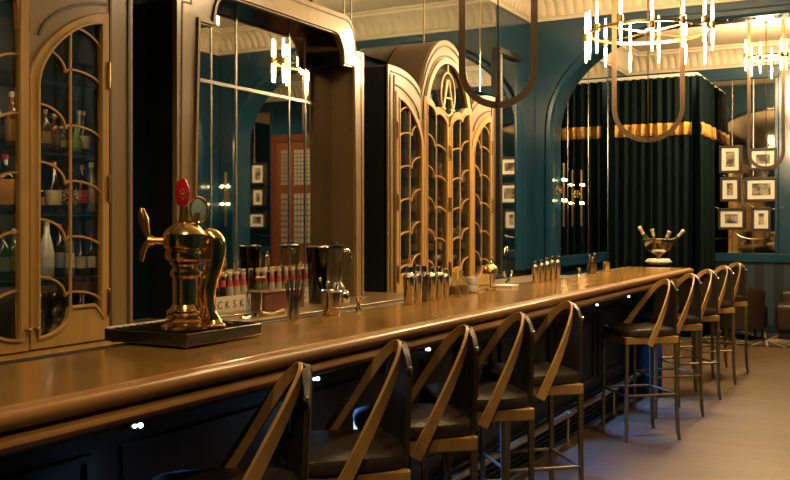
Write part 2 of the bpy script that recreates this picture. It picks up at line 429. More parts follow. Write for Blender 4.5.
FL = ['small portrait photograph, upper left of the six black frames','upper right photograph of the six, half hidden behind the hanging loop','small dark photograph, middle left of the six black frames','wide group photograph, the largest of the six black frames','lower left landscape photograph of the six black frames','lower right portrait photograph of the six, above the armchair']
FL2 = ['reflected portrait photograph, top of the stack beyond the door','reflected photograph beside the top one beyond the door','reflected small photograph at mid height beyond the door','reflected wide group photograph beyond the door','reflected landscape photograph low beyond the door','reflected portrait photograph lowest beyond the door']
def picture(i, x0, x1, z0, z1, label, group):
    Y0 = YF-.03; cx, cz = (x0+x1)/2, z0
    t = thing('picture_frame', label, 'picture frame', (cx, Y0, z0), 0, group)
    w = .035
    s = MB(); s0 = 0
    s.ring([(x0+w,z0+w),(x1-w,z0+w),(x1-w,z1-w),(x0+w,z1-w)], [(x0,z0),(x1,z0),(x1,z1),(x0,z1)], Y0-.035, Y0)
    for j in range(len(s.v)): v = s.v[j]; s.v[j] = Vector((v.y, v.x, v.z))
    obj('frame', s, M_FRAME, t, bevel=.005)
    obj('mount', MB().box(x0+w, x1-w, Y0-.016, Y0-.004, z0+w, z1-w), M_WHITE, t)
    hx, hz = (x1-x0)*.24, (z1-z0)*.22; mz = (z0+z1)/2
    hx, hz = (x1-x0)/2-w-.055, (z1-z0)/2-w-.05
    p = obj('photograph', MB().box(cx-hx, cx+hx, Y0-.020, Y0-.015, mz-hz, mz+hz), photo_mat('photo_%d' % i, i), t)
for i, (a, b, c_, d_) in enumerate(FR):
    x0, x1 = xy(a, YF-.05), xy(b, YF-.05); z1, z0 = zy((a+b)/2, c_, YF-.05), zy((a+b)/2, d_, YF-.05)
    picture(i, x0, x1, z0, z1, FL[i], 'framed photographs near the curtain')
    sh = 3.30 - xy(718, YF)
    picture(i+6, x0+sh, x1+sh, z0, z1, FL2[i], 'framed photographs beyond the lounge door')
# panelled lounge door with lattice glazing
DX0, DX1 = 2.25, 3.05
d = struct('door_1', MB().box(DX0, DX1, YF-.06, YF-.01, .02, 2.9), mat('door_wood', (.16,.055,.02), .35, coat=.3))
M_LITE = mat('pale_lattice_glass', (.35,.36,.32), .3)
for (za, zb) in ((1.15,2.0),(2.15,2.75)):
    for (xa, xb) in ((DX0+.1,DX0+.43),(DX0+.53,DX1-.1)):
        obj('door_pane', MB().box(xa, xb, YF-.07, YF-.055, za, zb), M_LITE, d)
        g = MB()
        for k in range(1,5): X = xa+(xb-xa)*k/5; g.box(X-.006, X+.006, YF-.078, YF-.068, za, zb)
        for k in range(1,9): z = za+(zb-za)*k/9; g.box(xa, xb, YF-.078, YF-.068, z-.006, z+.006)
        obj('door_lattice', g, M_MAHOG, d)
obj('door_frame', MB().ring([(DX0,0.013),(DX1,0.013),(DX1,2.9),(DX0,2.9)], [(DX0-.1,.012),(DX1+.1,.012),(DX1+.1,3.02),(DX0-.1,3.02)], YF-.09, YF-.001).xf(Matrix(((0,1,0,0),(1,0,0,0),(0,0,1,0),(0,0,0,1)))), M_MAHOG, d, bevel=.01)
obj('door_handle', MB().sphere((DX0+.07, YF-.10, 1.05), .03).cyl((DX0+.07,YF-.1,1.05),(DX0+.07,YF-.05,1.05),.012), M_BRASS, d)

# ---------------------------------------------------------------- mirrors on the left wall
def wall_mirror(label, y0, y1, z0, z1, joints, zj=None, mm=M_MIRROR, x=XMIR, frame=None):
    t = thing('wall_mirror', label, 'mirror', (x, (y0+y1)/2, z0), 0, 'mirrors lining the bar wall')
    obj('mirror_pane', MB().box(x-.03, x, y0, y1, z0, z1), mm, t)
    if joints:
        for y in joints: obj('vertical_joint', MB().box(x-.002, x+.004, y-.007, y+.007, z0, z1), M_BEVEL, t)
    if zj:
        s = MB()
        for z in zj: s.box(x-.002, x+.005, y0, y1, z-.009, z+.009)
        obj('horizontal_joint', s, M_BEVEL, t)
    if frame:
        w, m = frame
        for (a, b, c_, d_, mm_) in ((y0-w,y0,z0,z1,m),(y1,YT-.01,z0,z1,M_BLUE_TRIM)): obj('side_frame', MB().box(x-.03, x+(.05 if a < y0 else .012), a, b, c_, d_), mm_, t, bevel=.006)
        obj('top_frame', MB().box(x-.03, x+.05, y0-w, y1+w, z1, z1+w), m, t, bevel=.006)
    return t
AY0, AY1 = yx(177, XCAB), yx(364, XCAB)          # alcove surround, outer
IY0, IY1 = yx(197, XCAB), yx(354, XCAB)          # alcove opening
wall_mirror('mirror in the arched alcove behind the beer tower', IY0-.001, IY1+.001, ZBACK, 2.655,
            [yx(p, XALC) for p in (211,236,289,305)], [zx(250, 90.2, XALC)], x=XALC, mm=M_MIRROR_A)
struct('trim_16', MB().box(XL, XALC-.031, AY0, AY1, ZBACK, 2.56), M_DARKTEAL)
C2A = yx(395, XCAB); C2B = yx(491, XCAB); DW = (C2B-C2A)/4; PIL = .10
C1B = yx(108, XCAB); C1A = C1B - 4*DW
C2Y0, C2Y1 = C2A-PIL, C2B+PIL; C1Y0, C1Y1 = C1A-PIL, C1B+PIL+.055
EMY0, EMY1 = yx(496, XMIR)+.05, yx(515.5, XMIR)
wall_mirror('mirrored wall above the cabinets and the alcove', YB+.3, EMY0-.06, 2.70, ZCOR-.02,
            [yx(p, XMIR) for p in (344,351,424,480)], None, mm=M_MIRROR_D)
wall_mirror('narrow mirror in dark frame beside the far arched cabinet', EMY0, EMY1, ZBACK, zx(510, 59, XMIR), None, None, frame=(.06, M_FRAME))
wall_mirror('mirrored wall between the arch and the green curtain', YT2+.05, YC-.02, zx(590,253,XL+.05), ZCOR-.03,
            [yx(p, XL+.05) for p in (568,588.5,608)], None, x=XL+.05)
struct('trim_13', MB().box(XL, XL+.07, YT2, YF, zx(590,263,XL), zx(590,253,XL)), M_BLUE_TRIM, bevel=.01)
# dark recesses beside the alcove and blue panelling of the bar wall
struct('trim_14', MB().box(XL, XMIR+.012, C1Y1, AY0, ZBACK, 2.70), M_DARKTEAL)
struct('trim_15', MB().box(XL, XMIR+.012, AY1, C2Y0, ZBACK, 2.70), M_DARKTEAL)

# ---------------------------------------------------------------- arched glazed cabinets
def quarter(n=12): return [PI/2*k/n for k in range(n+1)]
ZB0 = .955                              # door bottom
def top_in(t, kind, off=0):             # glass top over t in 0..1 (unflipped: low on the left)
    if kind == 'outer':
        e = min(1, max(0, (.9-t)/.8)) if off == 0 else min(1, max(0, 1-t))
        return 2.04 + (.305+off)*max(0, 1-e**1.6)**.62
    if t < .45: e = max(0,(t-.1)/.35); z = 2.275+.085*math.sqrt(max(0,1-e*e))
    else: e = (t-.55)/.40; z = (2.305-.02*((t-.55)/.1)**2 if t < .55 else 2.17+.135*math.sqrt(max(0,1-min(1,e)**2)))
    return z + off
def bot_in(t):
    if t < .5: e = (t-.1)/.4; return 1.0 + .11*(1-math.sqrt(max(0,1-e*e)))
    if t < .80: return 1.112
    return 1.112 - .05*((t-.80)/.1)
def door(cab, y0, kind, flip, pos):
    N = 30
    Y = (lambda t: y0 + DW*(1-t)) if flip else (lambda t: y0 + DW*t)
    ts = [.1+.8*k/N for k in range(N+1)]; to = [.008+.984*k/N for k in range(N+1)]
    off = .05
    inner = [(Y(t), bot_in(t)) for t in ts] + [(Y(t), top_in(t, kind)) for t in reversed(ts)]
    outer = [(Y(t), ZB0) for t in to] + [(Y(t), top_in(t, kind, off)) for t in reversed(to)]
    e = obj('door', MB().ring(inner, outer, XCAB-.02, XCAB+.012), M_OAK, cab, bevel=.004, smooth=30)
    e['label'] = pos
    # raised bead round the glass
    obj('glass_bead', MB().sweep([(XCAB+.012, y, z) for y, z in inner], [(-.008,-.004),(.008,-.004),(.005,.007),(-.005,.007)], (1,0,0), closed=True), M_OAK, e, smooth=50)
    obj('glass_pane', MB().fan(inner, XCAB-.010, XCAB-.006, (y0+DW/2, 1.6)), M_PANE, e)
    mun = MB(); rp = [(-.0044,-.005),(.0044,-.005),(.0044,.006),(-.0044,.006)]
    def sw(pts): mun.sweep([(XCAB+.002, Y(t), z) for t, z in pts], rp, (1,0,0))
    sw([(.5,1.11),(.5,1.6),(.5,top_in(.5,kind)-.003)])
    z0 = 2.19 if kind == 'outer' else 2.14
    rows = [z0-.235*k for k in range(5)]
    for z in rows:
        if z < 1.12: continue
        pl = [(.1+.335*math.sin(a), z-.09+.09*math.cos(a)) for a in quarter()]
        zt = top_in(.1, kind)
        if z > zt: pl = [p for p in pl if p[1] < top_in(p[0], kind)]
        if len(pl) > 1: sw(pl)
        zr = z-.072
        pr = [(.435,z-.09),(.46,zr-.006),(.50,zr)] + [(.52+.38*math.sin(a), zr-.062+.062*math.cos(a)) for a in quarter()]
        sw([p for p in pr if p[1] < top_in(p[0], kind)])
    if kind == 'outer':
        sw([(.50,2.295)]+[(.52+.38*math.sin(a), 2.205+.095*math.cos(a)) for a in quarter()])
    obj('glazing_bars', mun, M_OAK, e, smooth=50)
    hy = Y(.975)
    for z in (1.12, 1.62, 2.12 if kind == 'outer' else 2.02):
        obj('hinge', MB().cyl((XCAB+.016,hy,z-.05),(XCAB+.016,hy,z+.05),.008).sphere((XCAB+.016,hy,z+.054),.008,8).sphere((XCAB+.016,hy,z-.054),.008,8), M_BRASS2, e)
    obj('door_knob', MB().cyl((XCAB+.01,Y(.05),1.04),(XCAB+.03,Y(.05),1.04),.005).sphere((XCAB+.034,Y(.05),1.04),.011,10), M_BRASS2, e)
def cabinet(ya, label, xr=0):
    yb = ya + 4*DW; yc = (ya+yb)/2; y0, y1 = ya-PIL, yb+PIL+xr
    t = thing('glazed_cabinet', label, 'cabinet', (XCAB, yc, .90))
    XB = XMIR+.005
    # front fascia follows the arched silhouette
    RO, RI = DW+.055, DW-.05
    def sil(y):
        dy = abs(y-yc); z = 0
        if dy < RO: z = 2.23 + .66*math.sqrt(1-(dy/RO)**2)
        e = (yb+PIL-yc) - dy
        L = (yb+PIL-yc) - RO
        q = max(0, min(1, (e-.10)/(L-.04)))
        zs = 2.565 - .21*(1-math.sqrt(max(0,1-q*q)))
        return max(z, zs)
    ys = sorted(set([y0+(y1-y0)*k/160 for k in range(161)] + [ya, yb, ya+DW, yb-DW]))
    def lower(y):
        dy = abs(y-yc)
        if y <= ya or y >= yb: return .955
        if dy < RI: return 2.24+.475*math.sqrt(1-(dy/RI)**2)
        if dy < DW: return 2.28
        tt = (y-ya)/DW if y < yc else (yb-y)/DW
        return top_in(1-tt, 'outer', .05)-.002
    obj('fascia', MB().strip(ys, [min(lower(y), sil(y)-.02) for y in ys], [sil(y) for y in ys], XCAB-.03, XCAB-.001), M_OAKD, t, bevel=.004, smooth=35)
    # arched top and sides running back to the wall
    sh = MB(); sh.strip(ys, [sil(y)-.022 for y in ys], [sil(y)-.003 for y in ys], XB, XCAB-.012); obj('arched_top', sh, M_OAKSHADE, t, smooth=40)
    for (a, b) in ((y0, y0+.02), (y1-.02, y1)): obj('side_panel', MB().box(XB, XCAB-.012, a, b, .90, 2.55), M_DARK, t)
    obj('back_panel', MB().box(XB, XB+.012, y0+.02, y1-.02, .95, 2.36), M_DARKTEAL if ya > 4 else M_DARK, t)
    # mouldings
    mo = MB(); gp = [(-.006,-.004),(.006,-.004),(.006,.005),(-.006,.005)]
    mo.sweep([(XCAB, y, sil(y)-.045) for y in ys if y0+.03 < y < y1-.03], gp, (1,0,0))
    pr = [(RI+.05)*math.cos(PI*k/30) for k in range(31)]
    mo.sweep([(XCAB, yc-(RI+.052)*math.cos(PI*k/30), 2.24+.53*math.sin(PI*k/30)) for k in range(31)], gp, (1,0,0))
    for y in (y0+.028, y1-.028, ya-.014, yb+.014): mo.sweep([(XCAB,y,.97),(XCAB,y,2.0),(XCAB,y,2.5)], gp, (1,0,0))
    for f in (0, 1):
        Yg = (lambda t: ya+DW*(1-t)) if f else (lambda t: yb-DW*(1-t))
        gl = [(.13+.85*k/20, 2.235+.20*(1-(1-k/20)**1.6)**.62) for k in range(21)]
        mo.sweep([(XCAB, Yg(t), z) for t, z in gl if z < sil(Yg(t))-.03], gp, (1,0,0))
    obj('groove_moulding', mo, M_GROOVE, t)
    bead = [(-.012,-.006),(.012,-.006),(.010,.012),(-.010,.012)]
    m2 = MB(); m2.sweep([(XCAB, yc-(RI+.015)*math.cos(PI*k/30), 2.24+.49*math.sin(PI*k/30)) for k in range(31)], [(-.024,-.006),(.024,-.006),(.020,.014),(-.020,.014)], (1,0,0))
    obj('arch_moulding', m2, M_OAK, t)
    # tympanum
    N = 36; ys2 = [yc-RI+.012+(2*RI-.024)*k/N for k in range(N+1)]
    def ztop(y): return 2.24+.47*math.sqrt(max(0,1-((y-yc)/RI)**2))
    def zbot(y):
        tt = (y-(yc-DW))/DW if y < yc else (yc+DW-y)/DW
        return min(top_in(tt, 'centre', .05), ztop(y)-.004)
    obj('tympanum_glass', MB().strip(ys2, [zbot(y) for y in ys2], [ztop(y) for y in ys2], XCAB-.014, XCAB-.010), M_PANE, t)
    ov = MB(); ov.tube([(XCAB, yc+.125*math.cos(2*PI*k/36), 2.475+.165*math.sin(2*PI*k/36)) for k in range(36)], .007, 8, closed=True)
    for w in (-1,1):
        ov.tube([(XCAB, yc+.085*w, 2.36),(XCAB, yc+.012*w, 2.585)], .010, 8); ov.tube([(XCAB,yc+.125*w+.0,2.36),(XCAB,yc+.045*w,2.36)], .007, 8)
    ov.tube([(XCAB,yc-.052,2.445),(XCAB,yc+.052,2.445)], .008, 8)
    ov.tube([(XCAB,yc,2.64),(XCAB,yc,2.71)], .006, 6); ov.tube([(XCAB,yc,2.31),(XCAB,yc,2.24)], .006, 6)
    obj('monogram', ov, M_GILT, t, label='brass letter A in an oval ring')
    # base plinth and shelves
    obj('plinth', MB().box(XB, XCAB+.02, y0-.01, y1+.01, .90, .925).box(XB, XCAB+.005, y0, y1, .924, .954), M_OAK, t, bevel=.006)
    for z in (1.23, 1.52, 1.78, 2.08, 2.33):
        for k in range(4):
            l = light('shelf_fill', 'AREA', (XCAB-.035, ya+DW*(k+.5), z-.035), .30 if ya < 4 else .24, (1.0,.66,.34), shape='RECTANGLE', size=.02, size_y=DW*.8)  # added fill brightening the bottles; the shelves carry no such lamps
            l.rotation_euler = (0, math.radians(55), 0)
    for z in (1.23, 1.52, 1.78, 2.08): obj('shelf', MB().box(XB+.012, XCAB-.05, y0+.021, y1-.021, z-.018, z), M_DARKTEAL, t)
    W = ('first','second','third','fourth')
    nm = ('outer door with a half arch falling to the centre','scallop-topped door left of the centre joint','scallop-topped door right of the centre joint','outer door with a half arch rising to the edge')
    for i in range(4): door(t, ya+i*DW, 'outer' if i in (0,3) else 'centre', i in (0,2), nm[i])
    return t
cabinet(C1A, 'glazed oak bottle cabinet at the near end behind the beer tower', .055)
cabinet(C2A, 'arched oak cabinet with a brass letter A, right of the mirror alcove')

# ---------------------------------------------------------------- alcove surround
def alcove():
    t = thing('alcove_surround', 'bronzed oak surround with notched arch framing the bar mirror', 'panelling', (XCAB, (AY0+AY1)/2, ZBACK))
    n0 = yx(213, XCAB) - IY0; r = .13
    def notch(y, zs, zt, y0, y1, n):
        d = min(y-y0, y1-y)
        if d < n: return zs
        if d < n+r: return zs + .015 + (zt-zs-.015)*math.sqrt(max(0, 1-((n+r-d)/r)**2))
        return zt
    def zi(y): return notch(y, 2.47, 2.65, IY0, IY1, n0)
    def zo(y): return notch(y, 2.585, 2.79, AY0, AY1, n0-.02)
    br = [IY0+n0-.001, IY0+n0+.001, IY1-n0-.001, IY1-n0+.001, IY0-.0005, IY0+.0005, IY1-.0005, IY1+.0005]
    br += [AY0+n0-.021, AY0+n0-.019, AY1-n0+.019, AY1-n0+.021]
    ys = sorted([AY0+(AY1-AY0)*k/140 for k in range(141)] + br)
    def lo(y): return zi(y) if IY0 < y < IY1 else ZBACK
    obj('front_frame', MB().strip(ys, [lo(y) for y in ys], [zo(y) for y in ys], XCAB-.03, XCAB), M_OAKD, t, bevel=.004, smooth=35)
    inner = [y for y in ys if IY0 < y < IY1]
    obj('soffit', MB().strip(inner, [zi(y)+.004 for y in inner], [zi(y)+.03 for y in inner], XALC, XCAB-.028), M_BLACKLAC, t, smooth=50)
    for (a, b) in ((IY0-.02, IY0), (IY1, IY1+.02)): obj('jamb', MB().box(XALC, XCAB-.028, a, b, ZBACK, 2.48), M_OAKD, t)
    for (a, b) in ((AY0, AY0+.02), (AY1-.02, AY1)): obj('side_panel', MB().box(XALC, XCAB-.028, a, b, ZBACK, 2.58), M_DARK, t)
    outer_ = [y for y in ys]
    obj('top_board', MB().strip(ys, [zo(y)-.02 for y in ys], [zo(y)-.003 for y in ys], XALC, XCAB-.028), M_OAKD, t, smooth=50)
    pin = [(XCAB, IY0-.018, ZBACK), (XCAB, IY0-.018, 1.7)] + [(XCAB, y, zi(y)+.018) for y in inner[1:-1]] + [(XCAB, IY1+.018, 1.7), (XCAB, IY1+.018, ZBACK)]
    obj('inner_bead', MB().sweep(pin, [(-.011,-.005),(.011,-.005),(.008,.012),(-.008,.012)], (1,0,0)), M_OAKD, t)
    pout = [(XCAB, AY0+.03, ZBACK), (XCAB, AY0+.03, 1.7)] + [(XCAB, y, zo(y)-.03) for y in ys if AY0+.03 < y < AY1-.03] + [(XCAB, AY1-.03, 1.7), (XCAB, AY1-.03, ZBACK)]
    obj('outer_groove', MB().sweep(pout, [(-.004,-.003),(.004,-.003),(.004,.003),(-.004,.003)], (1,0,0)), M_GROOVE, t)
alcove()
# back counter between the cabinets, and beyond the far cabinet
t = thing('back_counter', 'back counter of dull metal below the alcove mirror', 'counter', (-3.15, (C1Y1+C2Y0)/2, 0))
obj('worktop', MB().box(XALC-.03, -2.75, C1Y1+.012, C2Y0-.012, ZBACK-.035, ZBACK), mat('worn_zinc', (.34,.24,.12), .3, .6, vary=(.24,.16,.075), scale=6), t, bevel=.004)
obj('cupboard', MB().box(XALC-.03, -2.82, C1Y1+.012, C2Y0-.012, 0, ZBACK-.036), M_DARK, t)
t = thing('sink_counter', 'back counter with the sink, beyond the far cabinet', 'counter', (-3.15, (C2Y1+YT)/2, 0))
obj('worktop', MB().box(XMIR, -2.75, C2Y1+.012, YT-.03, .90, .935), mat('pale_stone', (.42,.32,.2), .3), t, bevel=.004)
obj('cupboard', MB().box(XMIR, -2.80, C2Y1+.012, YT-.03, 0, .899), M_DARK, t)
for ya, lab in ((C1Y0,'dark base cupboard under the near glazed cabinet'),(C2Y0,'dark base cupboard under the far arched cabinet')):
    w = 4*DW+2*PIL
    t = thing('base_cupboard', lab, 'cupboard', (-3.27, ya+w/2, 0))
    obj('carcass', MB().box(XMIR, XCAB+.01, ya, ya+w, .08, .899), M_DARK, t)
    obj('kick_board', MB().box(XMIR, XCAB-.04, ya+.02, ya+w-.02, 0, .08), M_DARK, t)
    for k in range(4): obj('door', MB().box(XCAB+.01, XCAB+.028, ya+PIL+k*DW+.01, ya+PIL+(k+1)*DW-.01, .1, .88), M_DARK, t, bevel=.004)

# ---------------------------------------------------------------- the bar
BX0, BXI, BY0, BY1 = -1.60, -2.13, -1.2, yx(690, -1.60)
bar = thing('bar_counter', 'long polished bar counter with a rounded wooden edge', 'bar counter', (-2.0, (BY0+BY1)/2, 0))
obj('bar_top', MB().box(BXI+.03, BX0-.012, BY0, BY1-.012, ZBAR-.04, ZBAR), M_BAR, bar, bevel=.003)
obj('inner_lip', MB().box(BXI, BXI+.029, BY0, BY1-.012, ZBAR-.06, ZBAR+.004), M_DARK, bar, bevel=.003, label='dark inner lip of the bar')
def edge_profile():
    p = [(-.10,.0)]
    p += [(.0,.0),(.006,-.004)]
    for k in range(7): a = PI/2 - PI*k/6; p.append((.006+.018*math.cos(a)*1.2, -.026+.022*math.sin(a)))
    p += [(.010,-.050)]
    for k in range(7): a = PI/2 - PI*k/6; p.append((.000+.022*math.cos(a)*1.2, -.074+.022*math.sin(a)))
    p += [(-.03,-.098),(-.10,-.098)]
    return p
ep = edge_profile()
mb = MB(); vs = []; fs = []; n = len(ep)
def epts(f):
    return [f(a, b) for a, b in ep]
vs += [Vector((BX0+a, BY0, ZBAR+b)) for a, b in ep]
vs += [Vector((BX0+a, BY1+a, ZBAR+b)) for a, b in ep]
vs += [Vector((BXI, BY1+a, ZBAR+b)) for a, b in ep]
for j in range(2):
    for i in range(n):
        i2 = (i+1) % n; fs.append((j*n+i, j*n+i2, (j+1)*n+i2, (j+1)*n+i))
fs += [tuple(range(n)), tuple(2*n+i for i in range(n))]
for i in range(len(vs)): vs[i].z -= .0005
obj('edge_moulding', MB().add(vs, fs), M_BAREDGE, bar, smooth=35)
obj('underside', MB().box(BXI+.01, BX0-.03, BY0, BY1-.04, ZBAR-.11, ZBAR-.05), M_DARK, bar)
obj('bar_front', MB().box(-2.13, -2.03, BY0, BY1-.3, 0, ZBAR-.10), M_DARK, bar)
mb = MB()
y = BY0+.3
while y < BY1-.5:
    mb.sweep([(-2.03,y,.32),(-2.03,y+.86,.32),(-2.03,y+.86,.80),(-2.03,y,.80)], [(-.014,-.004),(.014,-.004),(.010,.014),(-.010,.014)], (1,0,0), closed=True); y += 1.0
obj('panel_moulding', mb, M_DARK, bar)
mb = MB()
for k in range(6): mb.cyl((-2.005, BY0, .05+.034*k), (-2.005, BY1-.3, .05+.034*k), .010, n=8)
mb.box(-2.03, -1.99, BY0, BY1-.3, 0, .03)
obj('ribbed_kickboard', mb, M_BLACKLAC, bar)
obj('end_panel', MB().box(-2.13, -1.78, BY1-.3, BY1-.26, 0, ZBAR-.10), M_DARK, bar)
# under-bar lights
UB = []
pxs = (140, 318, 429.5, 502.5, 555, 598, 629.6)
lab = ['small cool light under the bar near the photo\'s lower left','small cool light under the bar above the nearest stool\'s hoop','small cool light under the bar behind the second and third stools','small cool light under the bar behind the fourth stool','small cool light under the bar behind the fifth stool','small cool light under the bar in the gap between the stool groups','small cool light under the bar above the sixth stool\'s seat']
for i, px in enumerate(pxs):
    Y = yx(px, -2.0); Z = zx(px, HY+.2640*(900-px), -2.0)
    t = thing('under_bar_light', lab[i], 'light', (-2.03, Y, Z), 0, 'lights under the bar edge')
    obj('housing', MB().box(0, .02, -.03, .03, -.008, .014), M_STEELD, t, world=False, bevel=.003)
    UB.append((Y,Z))
    obj('lens', MB().sphere((.022,-.013,0),.0065,10).sphere((.022,.011,-.002),.0085,10), M_LED, t, world=False)
# brass foot rail
RZ = HC-.570*1.945/CT
rail = obj('foot_rail', MB().cyl((-1.945, BY0, RZ), (-1.945, BY1-.2, RZ), .021, n=16), M_BRASSR, bar, label='brass foot rail')
y = BY0+.4; k = 0
while y < BY1-.3:
    m = MB().cyl((-1.945,y-.02,RZ),(-1.945,y+.02,RZ),.027,n=16).cyl((-1.945,y,RZ),(-1.99,y,RZ-.02),.011)
    m.cyl((-1.945,y,RZ),(-1.945,y,.0),.009).lathe([(.03,0),(.03,.008),(.012,.014)], 16, (-1.945,y,0))
    obj('rail_bracket', m, M_BRASSR, rail); y += 1.15

# ---------------------------------------------------------------- bar stools (local: +x is the back, -x faces the bar)
def make_stool():
    t = thing('bar_stool', 'x', 'bar stool', (0,0,0))
    h = .195
    # cushion: rounded square, domed
    mb = MB(); prof = [(.0,.705),(.93,.705),(1.0,.712),(1.02,.735),(.99,.752),(.90,.760),(.5,.766),(.0,.768)]
    n = 48; vs = []; fs = []
    def sq(a):
        c, s = math.cos(a), math.sin(a); q = (abs(c)**4+abs(s)**4)**-.25; return c*q, s*q
    for (r, z) in prof:
        for i in range(n):
            x, y = sq(2*PI*i/n); vs.append((x*r*.210, y*r*.200*(1.03-.06*x), z))
    for j in range(len(prof)-1):
        for i in range(n): fs.append((j*n+i, j*n+(i+1)%n, (j+1)*n+(i+1)%n, (j+1)*n+i))
    mb.add(vs, fs); obj('seat', mb, M_LEATHER, t, world=False, label='black leather seat cushion')
    ap = MB()
    ap.ring([(-.165,-.165),(.165,-.165),(.165,.165),(-.165,.165)], [(-.196,-.196),(.196,-.196),(.196,.196),(-.196,.196)], .655, .706)
    ap.xf(Matrix(((0,1,0,0),(0,0,1,0),(1,0,0,0),(0,0,0,1))))
    obj('seat_frame', ap, M_BENT, t, world=False, bevel=.006)
    for sx in (-1,1):
        for sy in (-1,1):
            top = (sx*.182, sy*.182, .70)
            if sx > 0: path = [top, (.184,sy*.182,.45), (.187,sy*.183,.2), (.193,sy*.185,.06), (.203,sy*.187,0)]
            else: path = [top, (-.183,sy*.183,.4), (-.184,sy*.184,.1), (-.185,sy*.185,0)]
            m = MB().sweep(path, [(-.0105,-.0105),(.0105,-.0105),(.0105,.0105),(-.0105,.0105)], (0,1,0), scale=[1.25]+[1]*(len(path)-2)+[.8])
            obj('leg', m, M_BRONZE, t, world=False, bevel=.002)
    st = MB(); q = .184
    for a, b in (((-q,-q),(q,-q)),((q,-q),(q,q)),((q,q),(-q,q)),((-q,q),(-q,-q))):
        st.cyl((*a,.31),(*b,.31),.0085, n=8)
    obj('stretcher', st, M_BRONZE, t, world=False)
    # bent hoop: seat side -> over the top at the back -> other seat side
    P = []; K = 57; phs = [-PI/2 + PI*k/(K-1) for k in range(K)]
    def hoop(ph):
        c = max(0.0, math.cos(ph)); y = .243*math.copysign(abs(math.sin(ph))**.85, ph)*(1-.25*c); x = -.045 + .245*c**.95
        return Vector((x, y, .650 + .415*c**.93))
    P = [hoop(ph) for ph in phs]
    vs = []; fs = []; w, th = .0195, .006
    for j, p in enumerate(P):
        T = (P[min(j+1,K-1)]-P[max(j-1,0)]).normalized()
        ph = phs[j]; Nn = Vector((math.cos(ph)*1.0, math.sin(ph)*1.0, 0)); Nn = (Nn - T*Nn.dot(T)).normalized(); W = T.cross(Nn).normalized()
        s_ = 1.0 + .12*abs(2*j/(K-1)-1)
        for a, b in ((-1,-1),(1,-1),(1,1),(-1,1)): vs.append(p + W*a*w*s_ + Nn*b*th)
    for j in range(K-1):
        for i in range(4): fs.append((j*4+i, j*4+(i+1)%4, (j+1)*4+(i+1)%4, (j+1)*4+i))
    fs += [(3,2,1,0), tuple(4*(K-1)+i for i in range(4))]
    obj('back_hoop', MB().add(vs, fs), M_BENT, t, world=False, bevel=.002, smooth=50)
    # black back pad
    vs = []; fs = []; R = 12; C = 12
    for side in (0,1):
        for j in range(R+1):
            v = j/R; z = .715 + (1.075-.715)*v; hw = (.165 - .012*v) * (1 if v < .72 else math.sqrt(max(.05,1-((v-.72)/.30)**2)))
            for i in range(C+1):
                u = -1+2*i/C; x = .180 + .018*v + .018*(1-u*u) + (.016 if side else 0)
                vs.append((x, u*hw, z))
    n1 = (R+1)*(C+1)
    for j in range(R):
        for i in range(C):
            a = j*(C+1)+i; fs.append((a,a+1,a+C+2,a+C+1)); fs.append((n1+a, n1+a+C+1, n1+a+C+2, n1+a+1))
    for j in range(R):
        for i in (0, C): a = j*(C+1)+i; fs.append((a, a+C+1, n1+a+C+1, n1+a))
    for i in range(C): a = i; fs.append((a, a+1, n1+a+1, n1+a)); a = R*(C+1)+i; fs.append((a, a+1, n1+a+1, n1+a))
    obj('backrest', MB().add(vs, fs), M_LEATHER, t, world=False, label='black leather back pad')
    for sy in (-1,1): obj('bolt', MB().cyl((.198,sy*.150,1.015),(.198,sy*.170,1.015),.007).sphere((.198,sy*.172,1.015),.008,10), M_STEEL, t, world=False)
    return t
SR = math.radians(40)
tops = [311, 411, 478, 533, 581, 676, 700, 717, 732.5, 745]
dy0 = 6.78 - yx(676, -1.43)
SL = ['bar stool nearest the camera, cut off by the bottom edge','second bar stool from the camera, seat half in frame','third bar stool from the camera, beside the dark footrest grille','fourth bar stool from the camera, legs cut by the photo edge','fifth bar stool from the camera, last before the gap','sixth bar stool, standing whole at the near end of the far group','second stool of the far group, just behind the whole one','middle stool of the five in the far group','fourth stool of the far group, next to last by the bar end','farthest bar stool, by the bar end and the leather armchair']
proto = make_stool()
for i, px in enumerate(tops):
    loc = (-1.60, yx(px, -1.36) - .05, 0)
    r = SR + math.radians([0,1,-1,0,1,0,-1,1,0,1][i])
    if i == 0:
        proto.location = loc; proto.rotation_euler = (0,0,r); proto['label'] = SL[0]; proto['group'] = 'bar stools along the counter'
    else: dup(proto, loc, r, SL[i], 'bar stools along the counter')

